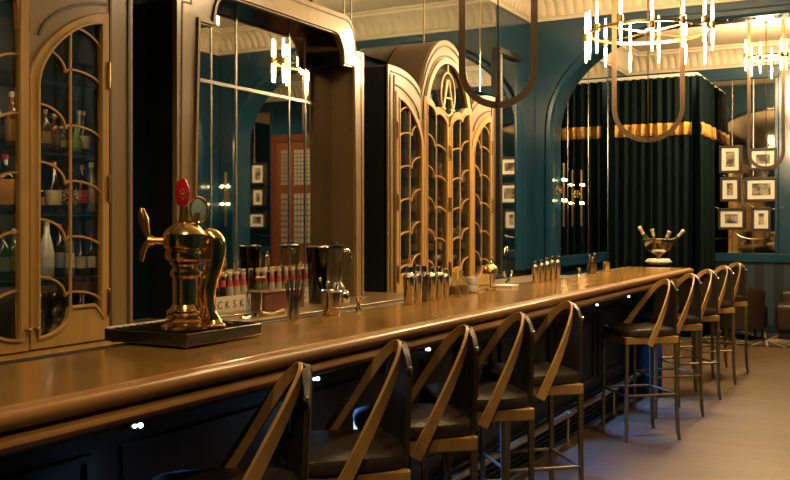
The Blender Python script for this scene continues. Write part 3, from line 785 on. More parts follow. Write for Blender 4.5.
# ---------------------------------------------------------------- chandeliers
def chandelier(cx, cy, zr, R, ntube, lr, zb, ang, label, tl=.20):
    t = thing('chandelier', label, 'chandelier', (cx, cy, zb), 0, 'ring chandeliers over the bar')
    D = zr
    ringp = [(cx+R*math.cos(2*PI*k/64), cy+R*math.sin(2*PI*k/64), D) for k in range(64)]
    obj('ring', MB().sweep(ringp, [(-.006,-.011),(.006,-.011),(.006,.011),(-.006,.011)], (0,0,1), closed=True), M_BRASS2, t)
    sp = MB()
    for k in range(4):
        a = ang + PI/4 + k*PI/2; sp.cyl((cx,cy,D),(cx+R*math.cos(a),cy+R*math.sin(a),D),.006,n=8)
    sp.sphere((cx,cy,D),.03); obj('spokes', sp, M_BRASS2, t)
    ro = MB(); ro.cyl((cx,cy,D),(cx,cy,ZC-.05),.007,n=8)
    obj('rod', ro, M_BRASS2, t)
    obj('canopy', MB().lathe([(.012,-.11),(.018,-.10),(.035,-.05),(.075,-.02),(.08,0)], 24, (cx,cy,ZC-.001)), M_BRASS2, t)
    for j in range(2):
        a = ang + j*PI/2; dx, dy = math.cos(a), math.sin(a)
        p = [(cx-dx*lr, cy-dy*lr, ZC-.002), (cx-dx*lr, cy-dy*lr, D), (cx-dx*lr, cy-dy*lr, zb+lr+.2)]
        p += [(cx-dx*lr*math.cos(PI*k/24), cy-dy*lr*math.cos(PI*k/24), zb+lr-lr*math.sin(PI*k/24)) for k in range(25)]
        p += [(cx+dx*lr, cy+dy*lr, zb+lr+.2), (cx+dx*lr, cy+dy*lr, D), (cx+dx*lr, cy+dy*lr, ZC-.002)]
        w = .019
        if j: p = [(x, y, z+.012) for x, y, z in p]; p[0] = (*p[0][:2], ZC-.002); p[-1] = (*p[-1][:2], ZC-.002)
        obj('strap_loop', MB().sweep(p, [(-w,-.004),(w,-.004),(w,.004),(-w,.004)], (-dy,dx,0)), M_STRAP, t)
    for k in range(ntube):
        a = 2*PI*(k+.35)/ntube; x, y = cx+(R+.018)*math.cos(a), cy+(R+.018)*math.sin(a)
        dz = (.03, -.035, .0)[k % 3]
        ho = obj('lamp_holder', MB().lathe([(.016,-.03),(.021,-.02),(.021,.02),(.016,.03)], 14, (x,y,D+dz)), M_BRASS2, t)
        obj('lamp_tube', MB().lathe([(.008,.03),(.0115,.05),(.0115,.09),(.007,tl-.01),(.005,tl)], 14, (x,y,D+dz)).lathe([(.005,-tl),(.007,-tl+.01),(.0115,-.09),(.0115,-.05),(.008,-.03)], 14, (x,y,D+dz)), M_LIGHT, ho)
    return t
def at_depth(px, d): u = (px-395)/F; r = u*d; return r*CT-d*ST, r*ST+d*CT
x1_, y1_ = at_depth(498, 5.3); x2_, y2_ = at_depth(648, 7.5); x3_, y3_ = at_depth(766, 11.0)
CH = [(x1_, y1_), (x2_, y2_), (x3_, y3_)]
def lat(px): return TH - math.atan((px-395)/F)     # heading square to the sight line
chandelier(x1_, y1_, 3.10, .465, 12, .20, HC+120*5.3/F, lat(498), 'nearest chandelier, of which only a hanging leather loop shows')
chandelier(x2_, y2_, 2.98, .465, 13, .26, HC+85*7.5/F, lat(648), 'large ring chandelier of glowing tubes over the bar end')
chandelier(x3_, y3_, 3.40, .21, 6, .185, HC+57*11/F, lat(766), 'small ring chandelier in the lounge before the framed photographs', tl=.18)

# ---------------------------------------------------------------- sconces
def sconce(x, y, n, z0, z1, label, out=.06):
    # n = outward normal (unit, axis aligned)
    t = thing('wall_sconce', label, 'wall light', (x, y, z0-.35), 0, 'twin bulb wall lights')
    N = Vector((*n,0)); S = Vector((-n[1], n[0], 0)); C0 = Vector((x,y,0))
    b = C0+N*.012
    obj('back_plate', MB().cyl(C0+Vector((0,0,(z0+z1)/2)), C0+N*.02+Vector((0,0,(z0+z1)/2)), .045, n=20), M_BRASS2, t)
    obj('bar', MB().cyl(C0+N*.05+Vector((0,0,z0-.28)), C0+N*.05+Vector((0,0,z1+.18)), .014, n=12).cyl(C0+Vector((0,0,(z0+z1)/2)), C0+N*.05+Vector((0,0,(z0+z1)/2)),.012), M_BRASS2, t)
    for z in (z0, z1):
        for s_ in (-1,1):
            p = C0+N*out+S*s_*.045+Vector((0,0,z))
            ar = obj('lamp_arm', MB().cyl(C0+N*.05+Vector((0,0,z)), p, .006, n=8), M_BRASS2, t)
            obj('bulb', MB().sphere(p, .013, 12), M_BULB, ar)
zb0, zb1 = zy(553,200,YT), zy(553,179,YT)
sconce(OX0, YT+.24, (1,0), zb0, zb1, 'twin wall light on the blue arch pier', .06)
sconce(XL+.055, yx(581, XL+.1), (1,0), zb0, zb1, 'twin wall light on the mirrored wall beside the curtain')
sconce(1.0, YT, (0,-1), zb0, zb1, 'twin wall light on the opposite pier, seen in the alcove mirror')

# ---------------------------------------------------------------- curtains
XE = xy(697, YC)
def curtain_mesh(p0, p1, z0, z1, amp, waves, th=.02, seed=0, zsteps=14, bow=0):
    rnd = random.Random(seed); ph = [rnd.uniform(-.5,.5) for _ in range(60)]
    p0 = Vector(p0); p1 = Vector(p1); D = p1-p0; N = Vector((D.y,-D.x,0)).normalized()
    n = waves*14; vs = []; fs = []
    for side in (0,1):
        for j in range(zsteps+1):
            v = j/zsteps; z = z0+(z1-z0)*v
            for i in range(n+1):
                u = i/n; k = int(u*waves); q = 2*PI*waves*u + ph[k % 60]*0 + .25*math.sin(3*v+7*u)
                a = amp*(.75+.25*math.sin(13*u+seed))*(1.0-.25*v)
                off = a*math.sin(q) + .3*a*math.sin(2.3*q+1.7*u*9)
                vs.append(p0 + D*u + N*(off + (th if side else 0)) + Vector((0,0,z)))
    m = (n+1)*(zsteps+1)
    for j in range(zsteps):
        for i in range(n):
            a = j*(n+1)+i; fs.append((a,a+1,a+n+2,a+n+1)); fs.append((m+a,m+a+n+1,m+a+n+2,m+a+1))
        for i in (0,n): a = j*(n+1)+i; fs.append((a,a+n+1,m+a+n+1,m+a))
    for i in range(n):
        fs.append((i,i+1,m+i+1,m+i)); a = zsteps*(n+1)+i; fs.append((a,a+1,m+a+1,m+a))
    return MB().add(vs, fs)
ZCT = zy(640, 79.5, YC); ZG0, ZG1 = zy(650,136.5,YC), zy(650,124,YC)
def curtain(p0, p1, waves, seed, label, w):
    t = thing('curtain', label, 'curtain', ((p0[0]+p1[0])/2, (p0[1]+p1[1])/2, .02))
    obj('velvet', curtain_mesh(p0, p1, .02, ZCT, .06, waves, seed=seed), M_CURTAIN, t, smooth=180)
    D = (Vector(p1)-Vector(p0)).normalized(); N = Vector((D.y,-D.x,0))*.026
    q0 = Vector(p0)+N; q1 = Vector(p1)+N
    obj('gold_band', curtain_mesh((q0.x,q0.y,0), (q1.x,q1.y,0), ZG0, ZG1, .06, waves, th=.012, seed=seed, zsteps=3), M_GOLD, t, smooth=180)
    return t
curtain((XL+.14,YC,0), (XE-.06,YC,0), 9, 1, 'green velvet curtain with a gold band facing the bar', 0)
curtain((XE,YC+.06,0), (XE,YF-.10,0), 7, 2, 'green velvet side curtain running back to the photographs', 0)
t = thing('curtain_rail', 'white curtain rail turning the corner above the green curtain', 'curtain rail', (XE, YC, ZCT))
obj('rail', MB().tube([(XL+.02,YC,ZCT+.03),(XE-.03,YC,ZCT+.03),(XE,YC+.04,ZCT+.03),(XE,YF-.02,ZCT+.03)], .014, 8), M_WHITE, t)
for k in range(26):
    x = XL+.1+(XE-XL-.15)*k/25; obj('ring', MB().lathe([(.010,-.02),(.024,-.02),(.024,.02),(.010,.02)], 10, (x,YC,ZCT+.018), (1,0,0)), M_WHITE, t)

# ---------------------------------------------------------------- beer tower on its drip tray
pa = fl(187, 350, ZBAR); pb = fl(248.5, 336, ZBAR)
TX1, TX0, TY0, TY1 = pa.x, -2.195, pa.y, pb.y
tray = thing('drip_tray', 'dark steel drip tray under the brass beer tower', 'drip tray', ((TX0+TX1)/2, (TY0+TY1)/2, ZBAR+.004))
ZT = ZBAR+.046
obj('body', MB().box(TX0, TX1, TY0, TY1, ZBAR+.008, ZT), M_STEELD, tray, bevel=.003)
obj('rim', MB().box(TX0, TX0+.022, TY0, TY1, ZT, ZT+.005), mat('pale_rim', (.72,.66,.55), .5), tray, bevel=.001, label='pale strip along the back of the tray')
gr = MB()
for k in range(12): y = TY0+.02+(TY1-TY0-.04)*k/11; gr.box(TX0+.03, TX1-.015, y-.003, y+.003, ZT, ZT+.004)
obj('grille', gr, M_STEELD, tray)
for x, y in ((TX0+.02,TY0+.02),(TX1-.02,TY0+.02),(TX0+.02,TY1-.02),(TX1-.02,TY1-.02)): obj('foot', MB().cyl((x,y,ZBAR+.004),(x,y,ZBAR+.009),.010), M_STEEL, tray)
bx, by = -1.955, yx(185, -1.955)
dT = by*CT-bx*ST; S_ = dT/F          # metres per pixel at the tower
Z0 = ZT+.005
tower = thing('beer_tower', 'polished brass beer tower with a red handle', 'beer tower', (bx, by, Z0))
H = (332-222)*S_
def pz(py): return max(Z0, HC-(py-1-HY)*S_)
def pr(w): return w/2*S_
col_prof = [(pr(48),Z0),(pr(48),pz(326)),(pr(40),pz(325)),(pr(36),pz(323.5)),(pr(38),pz(321)),(pr(38),pz(318)),(pr(33),pz(316.5)),(pr(36),pz(313)),(pr(35),pz(311)),(pr(28),pz(309)),(pr(23),pz(305)),(pr(23),pz(279)),(pr(25),pz(278)),(pr(29),pz(276)),(pr(29),pz(272)),(pr(25),pz(270)),(pr(24),pz(267)),(pr(30),pz(265)),(pr(30),pz(262)),(pr(38),pz(260)),(pr(40),pz(256)),(pr(38),pz(252)),(pr(35),pz(250.5)),(pr(42),pz(248.5)),(pr(43),pz(246)),(pr(43),pz(235)),(pr(40),pz(232.5)),(pr(33),pz(229)),(pr(22),pz(225)),(pr(17),pz(223.5)),(pr(17),pz(222)),(0,pz(221.5))]
obj('column', MB().lathe([(r, z) for r, z in col_prof], 40, (bx,by,0)), M_BRASS, tower, smooth=28)
# lateral = along the picture plane at the tower, toward the right
ah = lat(185); LX, LY = math.cos(ah), math.sin(ah); DXv, DYv = -LY, LX     # lateral, away from viewer
def tp(dx, py, dd=0): return Vector((bx+LX*dx*S_+DXv*dd, by+LY*dx*S_+DYv*dd, pz(py)))
tap = obj('tap', MB().cyl(tp(-18,242), tp(-34,242), .012).cyl(tp(-30,242), tp(-36,242), .017).tube([tp(-33,242),tp(-38,246),tp(-41,252),tp(-42.5,262)], .008, 10, rs=[.013,.011,.009,.008]), M_BRASS2, tower)
obj('tap_handle', MB().lathe([(.006,0),(.010,.015),(.013,.04),(.016,.06),(.012,.085),(.009,.095),(0,.1)], 14, tp(-35.5,240), (tp(-39,225)-tp(-35.5,240))), M_BRASS2, tap)
# red oval badge handle and the grey lens behind
neck = obj('handle_neck', MB().cyl(tp(-1,224), tp(-1,207), .017, .013), M_BRASS2, tower)
def disc(c, rx, rz, th, normal):
    m = MB(); N = Vector(normal).normalized(); U = Vector((0,0,1)); S = N.cross(U).normalized(); n = 36; vs = []; fs = []
    for (q, o_) in ((.0,th),(.8,th),(.95,th*.7),(1,0),(.95,-th*.7),(.8,-th),(0,-th)):
        for i in range(n): a = 2*PI*i/n; vs.append(Vector(c)+S*rx*q*math.cos(a)+U*rz*q*math.sin(a)+N*o_)
    for j in range(6):
        for i in range(n): fs.append((j*n+i, j*n+(i+1)%n, (j+1)*n+(i+1)%n, (j+1)*n+i))
    return m.add(vs, fs)
view = Vector((-DXv,-DYv,0))
vr = view*.9 + Vector((LX,LY,0))*(-.45)
hb = obj('badge', disc(tp(-2.5,194,-.005), pr(15), 15*S_, .007, vr), M_RED, neck, label='red oval tap badge')
cr = MB(); cc = tp(-1.0,196,-.005)+vr.normalized()*.0075
sd = vr.normalized().cross(Vector((0,0,1))).normalized()
for (a, b, r) in ((0,0,.007),(.006,.008,.004),(-.006,.008,.004),(0,.014,.005),(.008,-.006,.003),(-.008,-.006,.003),(0,-.012,.004)):
    cr.sphere(cc+sd*a+Vector((0,0,b)), r, 8)
obj('crest', cr, M_BRASS2, hb)
n2 = obj('lens_neck', MB().cyl(tp(10,228,.02), tp(12,214,.025), .009), M_BRASS2, tower)
l2 = obj('lens', disc(tp(13.5,210.5,.03), pr(17), 12.7*S_, .008, view+Vector((LX,LY,0))*.15), M_LENS, n2, label='grey-green round tap badge')
obj('lens_rim', MB().tube([tp(13.5,210.5,.022)+Vector((LX,LY,0))*pr(17)*math.cos(2*PI*k/32)+Vector((0,0,12.7*S_*math.sin(2*PI*k/32))) for k in range(32)], .0035, 8, closed=True), M_BRASS, n2)
# swan-neck support on the right
sw = [(19,240),(24,238.5),(28,241),(30,247),(29.5,258),(27,270),(24,282),(22,294),(22,305),(24,314),(27,321),(28,326)]
rs = [pr(17),pr(19),pr(21),pr(22),pr(21),pr(20),pr(18),pr(17),pr(15),pr(14),pr(15),pr(20)]
sp_ = [tp(a,b,.02) for a, b in sw]
# smooth
def smooth_path(P, R, k=4):
    oP, oR = [], []
    for i in range(len(P)-1):
        p0, p1, p2, p3 = P[max(i-1,0)], P[i], P[i+1], P[min(i+2,len(P)-1)]
        for j in range(k):
            s = j/k; oP.append(.5*((2*p1)+(-p0+p2)*s+(2*p0-5*p1+4*p2-p3)*s*s+(-p0+3*p1-3*p2+p3)*s**3)); oR.append(R[i]+(R[i+1]-R[i])*s)
    oP.append(P[-1]); oR.append(R[-1]); return oP, oR
a_, b_ = smooth_path(sp_, rs)
obj('swan_neck', MB().tube(a_, .02, 20, rs=b_).lathe([(pr(26),Z0),(pr(26),Z0+.006),(pr(20),Z0+.011)], 24, (tp(28,327,.02).x, tp(28,327,.02).y, 0)), M_BRASS, tower)

# ---------------------------------------------------------------- small bar ware
def lathe_obj(name, prof, m, label, cat, pos, group=None, n=24, rz=0):
    o = obj(name, MB().lathe(prof, n, pos), m, origin=pos); return tag(o, label, cat, group)
def mpp(p): return (p.y*CT-p.x*ST)/F
# shakers
def shaker(px, py, wpx, hpx, label, group, m):
    p = fl(px, py, ZBAR); p = Vector((-2.06, yx(px,-2.06), ZBAR)) if p.x < -2.06 else p; s = mpp(p); r = wpx/2*s; h = hpx*s; p.z = ZBAR+.001
    t = thing('cocktail_shaker', label, 'cocktail shaker', p, 0, group)
    obj('body', MB().lathe([(r*.78,0),(r*.84,.004),(r*.98,h*.62),(r,h*.66)], 24), m, t, world=False)
    obj('strainer_lid', MB().lathe([(r*1.04,h*.655),(r*1.04,h*.70),(r*.96,h*.74),(r*.62,h*.82),(r*.5,h*.84)], 24), m, t, world=False)
    obj('cap', MB().lathe([(r*.56,h*.835),(r*.58,h*.93),(r*.52,h*.985),(r*.3,h)], 20), m, t, world=False)
G1 = 'cocktail shakers by the far cabinet'; G2 = 'cocktail shakers beside the arch'
for i, (px, py, w, h) in enumerate([(408.8,304.5,12,38),(417.5,303.2,10,38),(424,301.8,9.5,36),(431.5,300.4,10,33),(439,299.2,9.5,32.5),(445.5,297.8,8,29)]):
    shaker(px, py, w, h, ['largest shaker, nearest of the cluster before the far cabinet','second shaker of the near cluster, beside the largest','third shaker of the near cluster, counting from the largest','fourth shaker of the near cluster, counting from the largest','fifth shaker of the near cluster, next to last','last shaker of the near cluster, beside the glass carafes'][i], G1, M_STEEL if i != 2 else M_STEELD)
for i, (px, py, w, h) in enumerate([(535.2,283.6,6.5,22.5),(541.5,282.4,6.2,23),(547,281.2,6.2,23.5),(552.3,280.2,6,24),(557.5,279,6,23.5)]):
    shaker(px, py, w, h, ['first of the five far shakers, nearest the sink tap','second of the five far shakers','middle of the five far shakers','fourth of the five far shakers','last of the five far shakers, nearest the arch'][i], G2, M_STEEL)
# straw cup
def onbar(px, py):
    p = fl(px, py, ZBAR)
    return Vector((-2.06, yx(px,-2.06), ZBAR)) if p.x < -2.06 else p
def pos(px, py, dz=.001): p = onbar(px, py); p.z = ZBAR+dz; return p
p = pos(293.5, 318.5); p.z = ZBAR+.005; s = mpp(p)
lathe_obj('straw_cup', [(.020,0),(.0235,.003),(.0235,.092),(.0215,.092),(.0215,.006)], M_STEEL, 'small steel cup of black straws on the bar', 'cup', p, n=28)
for k in range(11):
    a = 2.4*k; rr = .004+.0010*k; q = p+Vector((rr*math.cos(a)*.9, rr*math.sin(a)*.9, .008)); e = p+Vector((rr*3.1*math.cos(a), rr*3.1*math.sin(a), .158-.002*k))
    o = tag(obj('straw', MB().cyl(q, e, .0034, n=7), M_INK, origin=q), 'thin black straw fanned out in the steel cup', 'straw', 'black straws in the steel cup')
# mixing tin with spoon
p = pos(331.5, 310.5); 
t = thing('mixing_tin', 'steel mixing tin holding a bar spoon', 'mixing tin', p)
obj('body', MB().lathe([(.034,0),(.036,.003),(.036,.030),(.040,.034),(.0415,.098),(.039,.098),(.038,.036),(.030,.008)], 28), M_STEEL, t, world=False)
obj('rim', MB().lathe([(.043,.094),(.044,.098),(.041,.102),(.039,.098)], 28), M_STEEL, t, world=False)
q = p+Vector((-.006,-.012,.012))
tag(obj('bar_spoon', MB().tube([q, q+Vector((-.012,-.02,.09)), q+Vector((-.022,-.03,.132))], .0022, 7).sphere(q+Vector((-.022,-.03,.134)), .006, 8, 1.5), M_STEEL, origin=q), 'thin bar spoon leaning in the mixing tin', 'spoon')
q = p+Vector((.004,.012,.012))
tag(obj('strainer', MB().tube([q, q+Vector((.004,.006,.085)), q+Vector((.008,.012,.118)), q+Vector((.016,.02,.12)), q+Vector((.02,.026,.105))], .004, 8), M_STEEL, origin=q), 'hooked steel strainer handle standing in the mixing tin', 'strainer')
jig = [(.0165,0),(.0175,.002),(.006,.028),(.006,.032),(.0135,.054),(.0125,.054),(.004,.034)]
lathe_obj('jigger', jig, M_STEEL, 'small steel jigger on the bar right of the mixing tin', 'jigger', pos(358.5,307.8), n=24)
lathe_obj('jigger', [(a*1.1,b*1.0) for a, b in jig], M_STEEL, 'tiny jigger near the arch end of the bar', 'jigger', pos(579,272.3,.001), n=20)
# carafes
for i, (px, py) in enumerate(((454.6,296),(461,294.5))):
    p = pos(px,py,.001)
    lathe_obj('carafe', [(.034,0),(.036,.004),(.036,.02),(.014,.075),(.010,.085),(.0105,.118),(.015,.124),(.013,.124),(.009,.116),(.009,.086),(.034,.02),(.032,.006)], M_GLASS, ['glass carafe beside the shakers, nearer of two','glass carafe behind its twin, beside the stacked cups'][i], 'carafe', p, 'glass carafes on the bar')
    lathe_obj('carafe_liquid', [(.033,.007),(.033,.02),(.021,.05),(0,.05)], mat('amber_liquid_%d' % i, (.35,.14,.03), .1), ['amber drink in the nearer carafe','amber drink in the farther carafe'][i], 'drink', p)
# stacked cups, brass dome, linen
p = pos(472, 292.5, .001)
for k in range(2):
    q = p + Vector((0,0,.043*k))
    lathe_obj('punch_cup', [(.018,0),(.026,.004),(.033,.022),(.035,.042),(.033,.042),(.030,.020),(.02,.007)], M_LINEN, ['pale cup at the bottom of the small stack by the carafes','pale cup on top of the small stack by the carafes'][k], 'cup', q, 'stacked cups')
p = pos(490.5, 287.2, .001)
t = thing('brass_dome_stand', 'small brass dome on a slim stem beside the cups', 'stand', p)
obj('foot', MB().lathe([(.032,0),(.032,.005),(.010,.012)], 24), M_BRASS, t, world=False)
obj('stem', MB().cyl((0,0,.01),(0,0,.10),.005), M_BRASS, t, world=False)
obj('dome', MB().lathe([(.042,.092),(.047,.094),(.045,.112),(.036,.132),(.018,.145),(.006,.149),(.006,.157),(0,.162)], 28), M_BRASS, t, world=False)
p = pos(506.5, 287, .001)
t = thing('napkin_stack', 'low stack of white folded napkins before the sink tap', 'napkins', p)
for k in range(2): obj('napkin', MB().box(-.055,.055,-.06,.06,.008*k,.008*k+.0075), M_LINEN, t, world=False, bevel=.002)
# tools cup, tin
p = pos(592, 270, .001)
lathe_obj('tool_cup', [(.034,0),(.036,.003),(.036,.085),(.033,.085),(.033,.006)], M_STEELD, 'dark steel cup of bar tools near the arch', 'cup', p)
for k, (dx, dy, h) in enumerate(((-.012,.0,.135),(.01,.01,.15),(.006,-.014,.12))):
    q = p+Vector((dx*.6,dy*.6,.008)); e = p+Vector((dx*1.6,dy*1.6,h))
    tag(obj('bar_tool', MB().cyl(q,e,.0045,n=8).sphere(e,.008,8), M_STEEL, origin=q), ['bar tool leaning toward the shakers in the dark cup','tallest bar tool in the dark cup','shortest bar tool in the dark cup'][k], 'bar tool', 'tools in the dark cup')
lathe_obj('steel_tin', [(.024,0),(.026,.003),(.026,.082),(.023,.082),(.023,.006)], M_STEEL, 'plain steel tin, last vessel before the champagne bowl', 'tin', pos(606.5,268.3,.001))
# champagne bowl
p = pos(658.5, 264.3, .001); s = mpp(p)
t = thing('serving_dish', 'shallow pale dish under the champagne bowl', 'dish', p)
obj('plate', MB().lathe([(.075,0),(.08,.004),(.125,.022),(.125,.026),(.08,.010)], 32), M_LINEN, t, world=False)
ln = MB()
for k in range(14):
    a = 2*PI*k/14; ln.sphere((.082*math.cos(a), .082*math.sin(a), .036), .032, 10, .55)
obj('napkin', ln, M_LINEN, t, world=False, smooth=80)
pb_ = p+Vector((0,0,.011))
bowl = thing('champagne_bowl', 'footed silver champagne bowl at the bar end', 'bowl', pb_)
BZ = .080
obj('foot', MB().lathe([(.048,0),(.048,.006),(.024,.02),(.020,.05),(.022,BZ-.012),(.034,BZ)], 32), M_BRASS2, bowl, world=False)
bp = [(.034,BZ-.002)]+[(.145*math.sin(a), BZ+.145-.145*math.cos(a)) for a in [.25+1.3*k/12 for k in range(13)]]
bp += [(.152,BZ+.142),(.154,BZ+.147),(.148,BZ+.150)]+[(.138*math.sin(a), BZ+.148-.138*math.cos(a)) for a in [1.5-1.3*k/12 for k in range(13)]]
obj('basin', MB().lathe(bp, 40), mat('warm_silver', (.62,.50,.34), .2, 1), bowl, world=False, smooth=60)
M_FOILW = mat('pale_foil', (.66,.50,.32), .4, .4); M_GREENG = mat('green_glass', (.015,.05,.025), .08, coat=.5)
def bottle_prof(r, h): return [(r*.9,0),(r,.006),(r,h*.55),(r*.85,h*.64),(r*.42,h*.76),(r*.38,h*.86)]
lb = ['champagne bottle leaning far left in the bowl','champagne bottle standing left of centre in the bowl','champagne bottle with pale foil right of centre in the bowl','champagne bottle leaning far right in the bowl']
for k, (px, py) in enumerate(((639.5,226.5),(652,229),(669,231),(683,230))):
    dpt = .0 if k in (0,3) else (.045 if k == 1 else -.05)
    lx = (px-658.5)*s; top = pb_ + Vector((LX,LY,0))*0
    a2 = lat(658); l2v = Vector((math.cos(a2), math.sin(a2), 0)); d2v = Vector((-l2v.y,l2v.x,0))
    topp = p + l2v*lx + d2v*dpt*1.4; topp.z = HC-(py-HY)*s
    base = p + l2v*lx*.30 + d2v*dpt*1.2; base.z = p.z+BZ+.06
    ax = (topp-base).normalized(); L = .315; base = topp - ax*min(L,(topp-base).length+.0)
    L = (topp-base).length
    bt = thing('champagne_bottle', lb[k], 'bottle', base, 0, 'champagne bottles in the bowl')
    m = MB().lathe([(.024,0),(.027,.008),(.027,L*.38),(.025,L*.48),(.015,L*.66),(.0135,L*.76)], 20, base, ax); obj('glass_body', m, M_GREENG, bt)
    obj('foil_neck', MB().lathe([(.0165,L*.66),(.0155,L*.86),(.0185,L*.88),(.0195,L*.97),(.014,L)], 18, base, ax), M_FOILW, bt)

# ---------------------------------------------------------------- back counter ware
def cpos(px, py): p = fl(px, py, ZBACK); p.z = ZBACK+.001; return p
def cX(px, X): return Vector((X, yx(px, X), ZBACK+.001))
M_CLEARB = mat('soda_glass', (.42,.36,.26), .1, coat=.6); M_BROWNB = mat('cola_glass', (.03,.014,.008), .08, coat=.5)
def crate(y0, y1, x, label, letters, nb, group, wordy):
    c = Vector((x, (y0+y1)/2, ZBACK+.001)); d2 = .052
    t = thing('bottle_carrier', label, 'bottle carrier', c, 0, 'cardboard carriers before the mirror')
    hh = .085; z0 = ZBACK+.001
    m = MB()
    m.box(x-d2, x+d2, y0, y1, z0, z0+.004)
    for (a, b) in ((x-d2, x-d2+.004), (x+d2-.004, x+d2)): m.box(a, b, y0, y1, z0+.004, z0+hh)
    for (a, b) in ((y0, y0+.004), (y1-.004, y1)): m.box(x-d2+.004, x+d2-.004, a, b, z0+.004, z0+hh+.01)
    obj('carton', m, mat('pale_card_'+group[:3], (.62,.52,.36), .7), t)
    n = len(letters)
    for i, chx in enumerate(letters):
        cu = bpy.data.curves.new('lettering','FONT'); cu.body = chx; cu.size = .058; cu.align_x = 'CENTER'; cu.extrude = .0006; cu.materials.append(M_INK)
        tmp = bpy.data.objects.new('tmp', cu); COL.objects.link(tmp); bpy.context.view_layer.update()
        me = bpy.data.meshes.new_from_object(tmp.evaluated_get(bpy.context.evaluated_depsgraph_get())); bpy.data.objects.remove(tmp)
        me.materials.clear(); me.materials.append(M_INK); me.name = 'lettering'
        f = link(bpy.data.objects.new('lettering', me)); f.parent = t
        f.location = Vector((x+d2+.0012, y0+(y1-y0)*(i+.5)/n, z0+.022)) - c; f.rotation_euler = (PI/2, 0, PI/2)
    per = nb//2; w = (y1-y0-.012)/per
    for r_ in range(2):
        for i in range(per):
            q = Vector((x+(.023 if r_ == 0 else -.023), y0+.006+w*(i+.5), z0+.0045)); rr = min(.0205, w*.46)
            b = thing('soda_bottle', '%s %s soda bottle from left, %s' % (('first','second','third','fourth','fifth','sixth','seventh','eighth')[i], 'front-row' if r_ == 0 else 'back-row', wordy), 'bottle', q, 0, 'soda bottles in the carriers')
            H = .20
            obj('glass_body', MB().lathe([(rr*.92,0),(rr,.005),(rr,.085),(rr*.86,.11),(rr*.5,.15),(rr*.46,H-.012)], 14), M_BROWNB if (i < 2 and group[0] == 'A') else M_CLEARB, b, world=False)
            obj('label', MB().lathe([(rr*.60,.137),(rr*.72,.128),(rr*.66,.14),(rr*.55,.160),(rr*.52,.163)], 14), M_REDL, b, world=False)
            obj('cap', MB().lathe([(rr*.56,H-.016),(rr*.58,H-.002),(rr*.4,H)], 12), M_FOILW, b, world=False)
xa = -3.17
crate(yx(216,xa+.052), yx(252,xa+.052), xa, 'white carrier of soda bottles behind the beer tower\'s swan neck', 'CKSKK', 10, 'Acrate', 'in the carrier by the beer tower')
xb = -3.19
crate(yx(264,xb+.052), yx(314,xb+.052), xb, 'white carrier of soda bottles behind the mahogany box', 'KKKKKCK', 14, 'Bcrate', 'in the carrier behind the mahogany box')
# mahogany box
y0, y1 = yx(262,-2.97), yx(302,-2.97)
t = thing('napkin_box', 'low mahogany box on the back counter behind the straws', 'box', (-3.0,(y0+y1)/2,ZBACK+.001))
obj('body', MB().box(-3.045,-2.955,y0,y1,ZBACK+.001,ZBACK+.095), M_MAHOG, t, bevel=.004)
obj('lid', MB().box(-3.05,-2.95,y0-.005,y1+.005,ZBACK+.095,ZBACK+.108), M_MAHOG, t, bevel=.004)
# blender
p = cX(334, -3.10)
t = thing('blender', 'bar blender with a clear jug and steel handle below the mirror edge', 'blender', p)
obj('motor_base', MB().lathe([(.075,0),(.08,.01),(.074,.06),(.055,.10),(.05,.105)], 24), M_STEELD, t, world=False)
jug = obj('jug', MB().lathe([(.045,.106),(.048,.11),(.055,.2),(.062,.315),(.059,.315),(.052,.2),(.044,.115)], 24), M_GLASS, t, world=False)
obj('handle', MB().tube([(.035,.05,.30),(.045,.085,.305),(.05,.11,.29),(.05,.115,.25),(.05,.112,.215)], .011, 10), M_STEEL, jug, world=False)
obj('lid', MB().lathe([(.064,.314),(.066,.33),(.05,.338),(.025,.34),(.022,.355),(0,.357)], 24), M_DARK, t, world=False)
p = cX(317.5, -3.02)
t = thing('blender_jug', 'dark empty jug beside the blender', 'jug', p)
obj('body', MB().lathe([(.05,0),(.052,.005),(.058,.2),(.068,.33),(.064,.33),(.054,.2),(.046,.012)], 24), glassy('smoked_jug', (.35,.33,.28), .8), t, world=False)
obj('rim', MB().lathe([(.066,.325),(.072,.33),(.068,.336),(.062,.33)], 24), M_STEELD, t, world=False)
p = cX(344, -2.92)
lathe_obj('sugar_pot', [(.03,0),(.034,.005),(.036,.05),(.028,.062),(.03,.066),(.012,.08),(0,.082)], M_STEEL, 'small lidded steel pot right of the blender', 'pot', p)
p = cX(254, -2.93)
lathe_obj('mixing_glass', [(.038,0),(.041,.004),(.043,.115),(.040,.115),(.038,.008)], M_GLASS, 'clear mixing glass between the carrier and the mahogany box', 'glass', p)
p = cX(260.5, -3.13)
t = thing('olive_jar', 'squat jar with a yellow-green label behind the mixing glass', 'jar', p)
obj('body', MB().lathe([(.036,0),(.04,.006),(.04,.12),(.028,.14),(.028,.15)], 20), mat('olive_glass', (.08,.075,.02), .12, coat=.5), t, world=False)
obj('label', MB().lathe([(.0405,.05),(.041,.052),(.041,.10),(.0405,.102)], 20), mat('olive_label', (.38,.36,.08), .6), t, world=False)
obj('lid', MB().lathe([(.030,.149),(.031,.168),(.026,.172)], 20), M_BRASS2, t, world=False)
